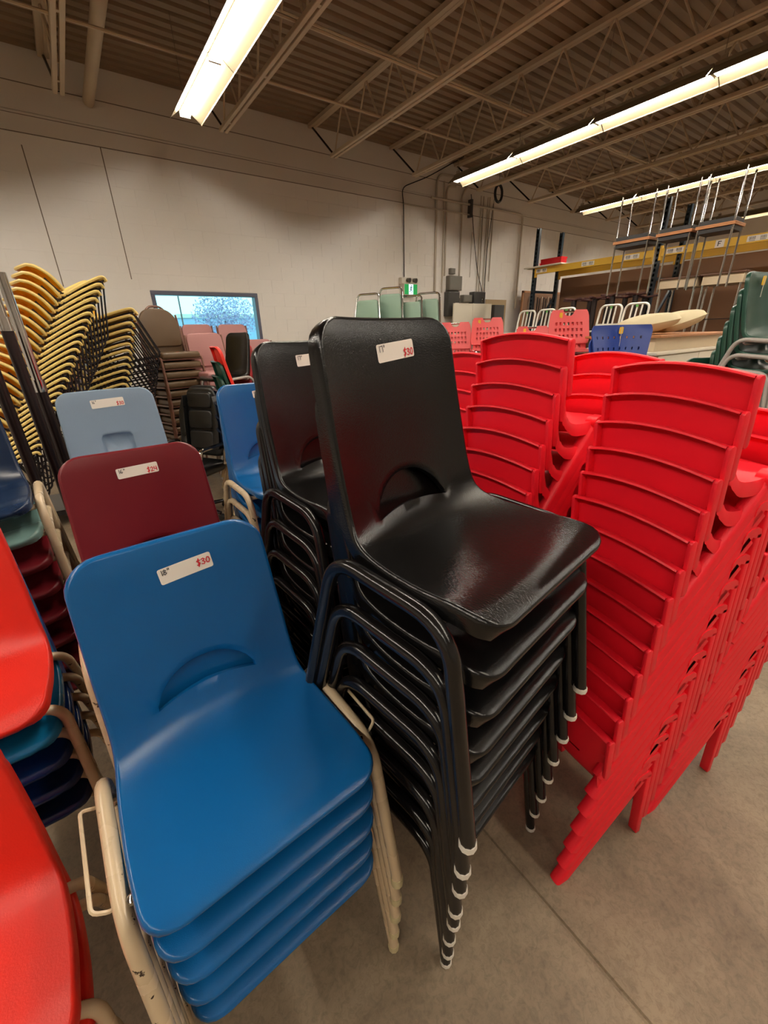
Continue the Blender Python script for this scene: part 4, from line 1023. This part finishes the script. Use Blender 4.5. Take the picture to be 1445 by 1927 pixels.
# storage table below the pedestals, upturned pedestals, small desks, tables face to face
SZ = 1.42
make([('table_top', MB().box(7.62, 8.72, 2.0, 5.5, SZ - 0.035, SZ).mesh('table_top', M_DARKTOP, bevel=0.003, seg=1))] + [('leg', MB().box(x, x + 0.05, y, y + 0.05, 0, SZ - 0.035).mesh('leg', M_BLACKW, smooth=False)) for x in (7.66, 8.63) for y in (2.1, 3.7, 5.4)],
     'storage_table', (0, 0, 0), 0, 'tall dark storage table before the rack, under the upturned pedestals', 'table')
M_PED = mat('dark_brown_cast', srgb(40, 28, 26), 0.4, var=0.1); M_PEDT = mat('maroon_cast', srgb(78, 42, 38), 0.45)
def pedestal(h):
    out = [('column', MB().tube([(0, 0, 0.014), (0, 0, h - 0.03)], 0.045, 12).mesh('column', M_PED)), ('mount_plate', MB().box(-0.15, 0.15, -0.15, 0.15, 0, 0.014).mesh('mount_plate', M_PED, smooth=False))]
    for k in range(4):
        a = PI / 2 * k; c, s = math.cos(a), math.sin(a)
        out.append(('foot', MB().bar((0, 0, h - 0.03), (c * 0.20, s * 0.20, h - 0.012), 0.06, 0.03).mesh('foot', M_PEDT, bevel=0.006, seg=1)))
    return out
for i, (y, h, x) in enumerate(((5.22, 0.70, 8.46), (5.06, 0.71, 8.22), (4.90, 0.69, 8.50), (4.66, 0.71, 8.24), (4.56, 0.70, 8.52), (4.32, 0.73, 8.22), (4.24, 0.70, 8.52), (3.96, 0.72, 8.30), (3.92, 0.68, 8.56))):
    place(pedestal(h), 'table_pedestal', (x, y, SZ), rad(45 + 17 * i), f'dark cast table pedestal standing upside down, {ORD[i].replace("topmost", "first")} from the conduit end', 'pedestal', 'upturned table pedestals before the rack')
def small_desk(y0, y1, zt, lab, xo=0.0):
    x0, x1 = 8.16 + xo, 8.66 + xo
    parts = [('desk_top', MB().box(x0 - 0.03, x1 + 0.02, y0 - 0.03, y1 + 0.03, zt - 0.022, zt).mesh('desk_top', M_WOODD, bevel=0.003, seg=1)),
             ('apron', MB().box(x0, x1, y0, y1, zt - 0.15, zt - 0.023).mesh('apron', M_APRON, smooth=False))]
    for x in (x0 + 0.02, x1 - 0.02):
        for y in (y0 + 0.02, y1 - 0.02): parts.append(('leg', MB().tube([(x, y, zt - 0.15), (x, y, SZ)], 0.016, 8).mesh('leg', M_CHROME)))
    parts.append(('book_rack', MB().box(x0 + 0.05, x1 - 0.05, y0 + 0.05, y1 - 0.05, SZ + 0.25, SZ + 0.26).mesh('book_rack', M_BLACKW, smooth=False)))
    make(parts, 'school_desk', (0, 0, 0), 0, lab, 'desk', 'small school desks before the rack')
M_WOODD = mat('dark_wood_laminate', srgb(104, 72, 56), 0.45, var=0.1, vscale=9)
small_desk(3.02, 3.55, 2.30, 'small desk with beige apron and chrome legs, next to the pedestals')
small_desk(2.44, 2.95, 2.30, 'small desk with beige apron and chrome legs, next to the green chairs')
def chrome_table(y0, y1, flip, lab, zt=2.85):
    x0, x1 = 7.70, 8.08
    sg = 1 if flip else -1
    a, b2 = (zt, zt + 0.02) if flip else (zt - 0.02, zt)
    parts = [('table_top', MB().box(x0, x1, y0, y1, *(sorted((a, b2)))).mesh('table_top', M_WOOD, bevel=0.003, seg=1))]
    c = a + 0.02 if flip else a
    parts.append(('frame', MB().box(x0 + 0.02, x1 - 0.02, y0 + 0.02, y1 - 0.02, *sorted((c, c + sg * 0.055))).mesh('frame', M_DARKTOP, smooth=False)))
    for x in (x0 + 0.03, x1 - 0.03):
        for y in (y0 + 0.03, y1 - 0.03):
            parts.append(('leg', MB().tube([(x, y, c), (x, y, zt + sg * (0.62 if flip else 0.755))], 0.013, 8).mesh('leg', M_CHROME)))
    make(parts, 'leg_table', (0, 0, 0), 0, lab, 'table', 'chrome-legged tables stored face to face')
for y0, y1, w in ((3.64, 4.20, 'in the pair by the rack label'), (3.07, 3.55, 'in the middle pair'), (2.56, 3.03, 'in the pair by the letter card')):
    chrome_table(y0, y1, False, f'wood-edged chrome-legged table standing upright, lower one {w}')
    chrome_table(y0, y1, True, f'wood-edged chrome-legged table turned upside down, upper one {w}', 2.8502)

# ================================================================== WALL SERVICES
def wire(name, pts, r, m, lab, cat, fr=0.08, n=8): return tag(ob(name, MB().tube(fillet(pts, fr, 5), r, n).mesh(name, m)), lab, cat)
cy = WY - 0.03
wire('conduit', [(6.87, cy, 2.42), (6.87, cy, 4.50), (7.35, cy, 4.52)], 0.024, M_CONDUIT, 'thick painted conduit bending over below the roof, nearest the exit sign', 'conduit', 0.22)
wire('conduit', [(7.08, cy, 2.40), (7.08, cy, 4.40)], 0.014, M_CONDUIT, 'thin painted conduit beside the thick bent one', 'conduit')
wire('conduit', [(7.15, cy, 2.73), (7.15, cy, 4.33), (7.40, cy, 4.36)], 0.020, M_CONDUIT, 'painted conduit curving over above the grey panel', 'conduit', 0.2)
wire('conduit', [(7.60, cy, 2.44), (7.60, cy, 4.25), (7.75, cy, 4.40)], 0.020, M_CONDUIT, 'painted conduit dropping to the switch boxes', 'conduit', 0.12)
for x, z0, z1, r, lab in ((7.95, 2.74, 3.61, 0.007, 'short thin cable above the dark boxes'), (8.20, 2.45, 4.30, 0.012, 'first of the thin conduits above the dark switch box'), (8.28, 2.42, 4.30, 0.012, 'second of the thin conduits above the dark switch box'),
                          (8.40, 2.42, 4.30, 0.011, 'third of the thin conduits above the dark switch box'), (8.48, 2.46, 4.31, 0.011, 'fourth of the thin conduits above the dark switch box'), (8.60, 2.68, 4.29, 0.011, 'last of the thin conduits above the dark switch box')):
    wire('thin_conduit', [(x, cy + 0.012, z0), (x + random.uniform(-0.01, 0.02), cy + 0.012, z1)], r, M_CONDUIT, lab, 'conduit', n=6)
wire('conduit', [(6.70, cy - 0.03, 4.08), (9.60, cy - 0.03, 4.10), (9.62, cy - 0.03, 2.10)], 0.022, M_CONDUIT, 'long horizontal conduit turning down the wall before the rack', 'conduit', 0.12)
wire('conduit', [(6.0, cy - 0.03, 3.89), (7.87, cy - 0.03, 3.91)], 0.014, M_CONDUIT, 'short horizontal conduit below the long one', 'conduit')
wire('cable', [(6.02, cy, 2.66), (6.02, cy, 3.90), (5.97, cy, 4.15), (6.5, cy - 0.15, 4.35), (7.0, cy - 0.6, 4.62)], 0.009, M_BLACKW, 'dark cable rising from the exit sign to the roof', 'cable', 0.15, 6)
wire('cable', [(7.85, cy - 0.01, 4.28), (7.98, cy - 0.01, 3.6), (8.15, cy - 0.01, 2.9), (8.38, cy - 0.01, 2.44)], 0.008, M_BLACKW, 'loose dark cable slanting down to the switch box', 'cable', 0.2, 6)
wire('cable', [(8.56, cy - 0.02, 4.2), (8.44, cy - 0.02, 3.3), (8.42, cy - 0.02, 2.45)], 0.007, M_BLACKW, 'loose dark cable hanging between the thin conduits', 'cable', 0.2, 6)
tag(ob('strut_bracket', MB().box(7.80, 7.86, cy - 0.075, WY, 3.86, 4.18).mesh('strut_bracket', M_DGREYBOX, bevel=0.004, seg=1)), 'dark strut bracket holding the two horizontal conduits', 'bracket')
def wallbox(name, x0, x1, z0, z1, d, m, lab, cat, extra=()):
    parts = [('enclosure', MB().box(x0, x1, WY - d, WY, z0, z1).mesh('enclosure', m, bevel=0.006, seg=2)), ('cover', MB().box(x0 + 0.015, x1 - 0.015, WY - d - 0.008, WY - d, z0 + 0.015, z1 - 0.015).mesh('cover', m, bevel=0.003, seg=1))] + list(extra)
    make(parts, name, (0, 0, 0), 0, lab, cat)
wallbox('junction_box', 7.29, 7.44, 2.775, 2.885, 0.07, M_GREYBOX, 'small grey junction box above the grey panel', 'box')
wallbox('electrical_panel', 7.22, 7.61, 2.45, 2.735, 0.12, M_GREYBOX, 'grey electrical panel box on the block wall', 'panel')
wallbox('safety_switch', 7.18, 7.52, 1.93, 2.42, 0.15, M_DGREYBOX, 'tall dark safety switch below the grey panel', 'switch', [('lever', MB().box(7.52, 7.55, WY - 0.13, WY - 0.05, 2.10, 2.30).mesh('lever', M_BLACKW, bevel=0.004, seg=1)), ('notice', MB().box(7.38, 7.50, WY - 0.161, WY - 0.159, 2.05, 2.2).mesh('notice', M_PAPER, smooth=False))])
wallbox('switch_box', 7.68, 7.96, 2.22, 2.37, 0.12, M_GREYBOX, 'low grey switch box right of the safety switch', 'box')
wallbox('switch_box', 7.98, 8.36, 2.18, 2.44, 0.16, M_DGREYBOX, 'dark switch box with a light lever below the thin conduits', 'box', [('lever', MB().box(8.22, 8.28, WY - 0.19, WY - 0.16, 2.22, 2.32).mesh('lever', M_CHROME, bevel=0.004, seg=1))])
wallbox('breaker_panel', 8.76, 9.15, 1.70, 2.18, 0.10, M_DGREYBOX, 'dark breaker panel on a tan backing board', 'panel')
tag(ob('backing_board', MB().box(8.55, 9.30, WY - 0.02, WY - 0.001, 1.55, 2.30).mesh('backing_board', mat('tan_plywood', srgb(176, 152, 116), 0.6, var=0.1), smooth=False)), 'tan plywood backing board behind the breaker panel', 'board')
tag(ob('notice_sheet', MB().box(6.98, 7.12, WY - 0.004, WY, 1.95, 2.25).mesh('notice_sheet', M_PAPER, smooth=False)), 'pale paper notice on the wall left of the safety switch', 'notice')
cc_ = tag(ob('cable_coil', MB().tube([(8.30 + 0.11 * math.cos(2 * PI * k / 24), 7.2, 4.27 + 0.15 * math.sin(2 * PI * k / 24)) for k in range(24)], 0.026, 8, closed=True).mesh('cable_coil', M_RUBBER)), 'black coil of cable hanging below the roof joist', 'cable')
ob('hanging_tie', MB().tube([(8.30, 7.2, 4.40), (8.30, 7.2, DECK)], 0.004, 5).mesh('hanging_tie', M_BLACKW), cc_)
# white board, tan board with hanging rods
e = make([('panel', MB().box(7.18, 8.42, 7.28, 7.31, 0.0, 2.18).mesh('panel', M_WHITEL, bevel=0.003, seg=1, smooth=False)), ('hinge_strip', MB().box(7.78, 7.80, 7.272, 7.28, 0.0, 2.185).mesh('hinge_strip', M_WHITEL, smooth=False))], 'folding_panel', (0, 0, 0), 0, 'large cream folding panel standing before the electrical boxes', 'panel')
make([('sheet', MB().box(9.70, 11.6, 7.38, 7.40, 0, 2.46).mesh('sheet', M_HARD, smooth=False)), ('frame_edge', MB().box(9.66, 9.70, 7.37, 7.41, 0, 2.49).mesh('frame_edge', M_WOOD, smooth=False)), ('frame_edge', MB().box(9.66, 11.64, 7.37, 7.41, 2.46, 2.50).mesh('frame_edge', M_WOOD, smooth=False))] +
     [('hanging_rod', MB().tube([(9.9 + 0.09 * k, 7.35, 2.38 - 0.02 * (k % 3)), (9.88 + 0.09 * k, 7.35, 1.55)], 0.014, 6).mesh('hanging_rod', (M_CHROME, M_BLACKW, M_BLACKW)[k % 3])) for k in range(14)],
     'tool_board', (0, 0, 0), 0, 'tan framed board with hanging dark rods behind the rack end', 'board')
# exit sign with emergency heads
sx0, sx1, sz0, sz1 = 5.93, 6.29, 2.325, 2.535; sy = WY - 0.13
def face(a, b): return (a, sy - 0.0125, b)
man = MB()
cx = (sx0 + sx1) / 2; wz = (sz0 + sz1) / 2
def dsc(x, z, r): 
    n = 10; man.add([(x + r * math.cos(2 * PI * k / n), sy - 0.0135, z + r * math.sin(2 * PI * k / n)) for k in range(n)], [tuple(range(n))])
def seg(a, b, w): 
    l = math.hypot(b[0] - a[0], b[1] - a[1]); nx, nz = -(b[1] - a[1]) / l * w / 2, (b[0] - a[0]) / l * w / 2
    man.add([(a[0] + nx, sy - 0.0135, a[1] + nz), (a[0] - nx, sy - 0.0135, a[1] - nz), (b[0] - nx, sy - 0.0135, b[1] - nz), (b[0] + nx, sy - 0.0135, b[1] + nz)], [(0, 1, 2, 3)])
dsc(cx + 0.012, wz + 0.065, 0.014)
for a, b, w in (((0.006, 0.048), (-0.004, -0.005), 0.028), ((-0.002, 0.0), (0.028, -0.03), 0.017), ((0.028, -0.03), (0.018, -0.075), 0.014), ((-0.004, 0.0), (-0.018, -0.035), 0.017), ((-0.018, -0.035), (-0.045, -0.045), 0.014),
                ((0.008, 0.045), (0.035, 0.03), 0.011), ((0.035, 0.03), (0.044, 0.05), 0.010), ((0.0, 0.045), (-0.028, 0.035), 0.011), ((-0.028, 0.035), (-0.035, 0.008), 0.010)):
    seg((cx + a[0], wz + a[1]), (cx + b[0], wz + b[1]), w)
heads = []
for x in (6.03, 6.20):
    heads.append(('lamp_head', MB().tube([(x, sy + 0.02, 2.60), (x + 0.02, sy - 0.05, 2.585)], [0.035, 0.048], 12).mesh('lamp_head', M_GREYBOX), [('lens', MB().tube([(x + 0.0201, sy - 0.0505, 2.5849), (x + 0.021, sy - 0.054, 2.584)], 0.04, 12).mesh('lens', M_DGREYBOX))]))
make([('sign_body', MB().box(sx0, sx1, sy - 0.01, WY, sz0, sz1).mesh('sign_body', M_WHITEP, bevel=0.005, seg=1)), ('green_face', MB().box(sx0 + 0.012, sx1 - 0.012, sy - 0.012, sy - 0.0101, sz0 + 0.012, sz1 - 0.012).mesh('green_face', M_SIGN, smooth=False), [('white_door', MB().box(cx - 0.058, cx + 0.058, sy - 0.0128, sy - 0.0121, sz0 + 0.014, sz1 - 0.014).mesh('white_door', M_SIGNW, smooth=False)), ('running_figure', man.mesh('running_figure', mat('figure_green', srgb(8, 90, 70), 0.5), smooth=False, recalc=False))]),
      ('battery_housing', MB().box(5.90, 6.33, sy + 0.02, WY, sz1 + 0.002, 2.645).mesh('battery_housing', M_WHITEP, bevel=0.006, seg=2))] + heads, 'exit_sign', (0, 0, 0), 0, 'green running-man exit sign with two emergency lamp heads on the block wall', 'sign')
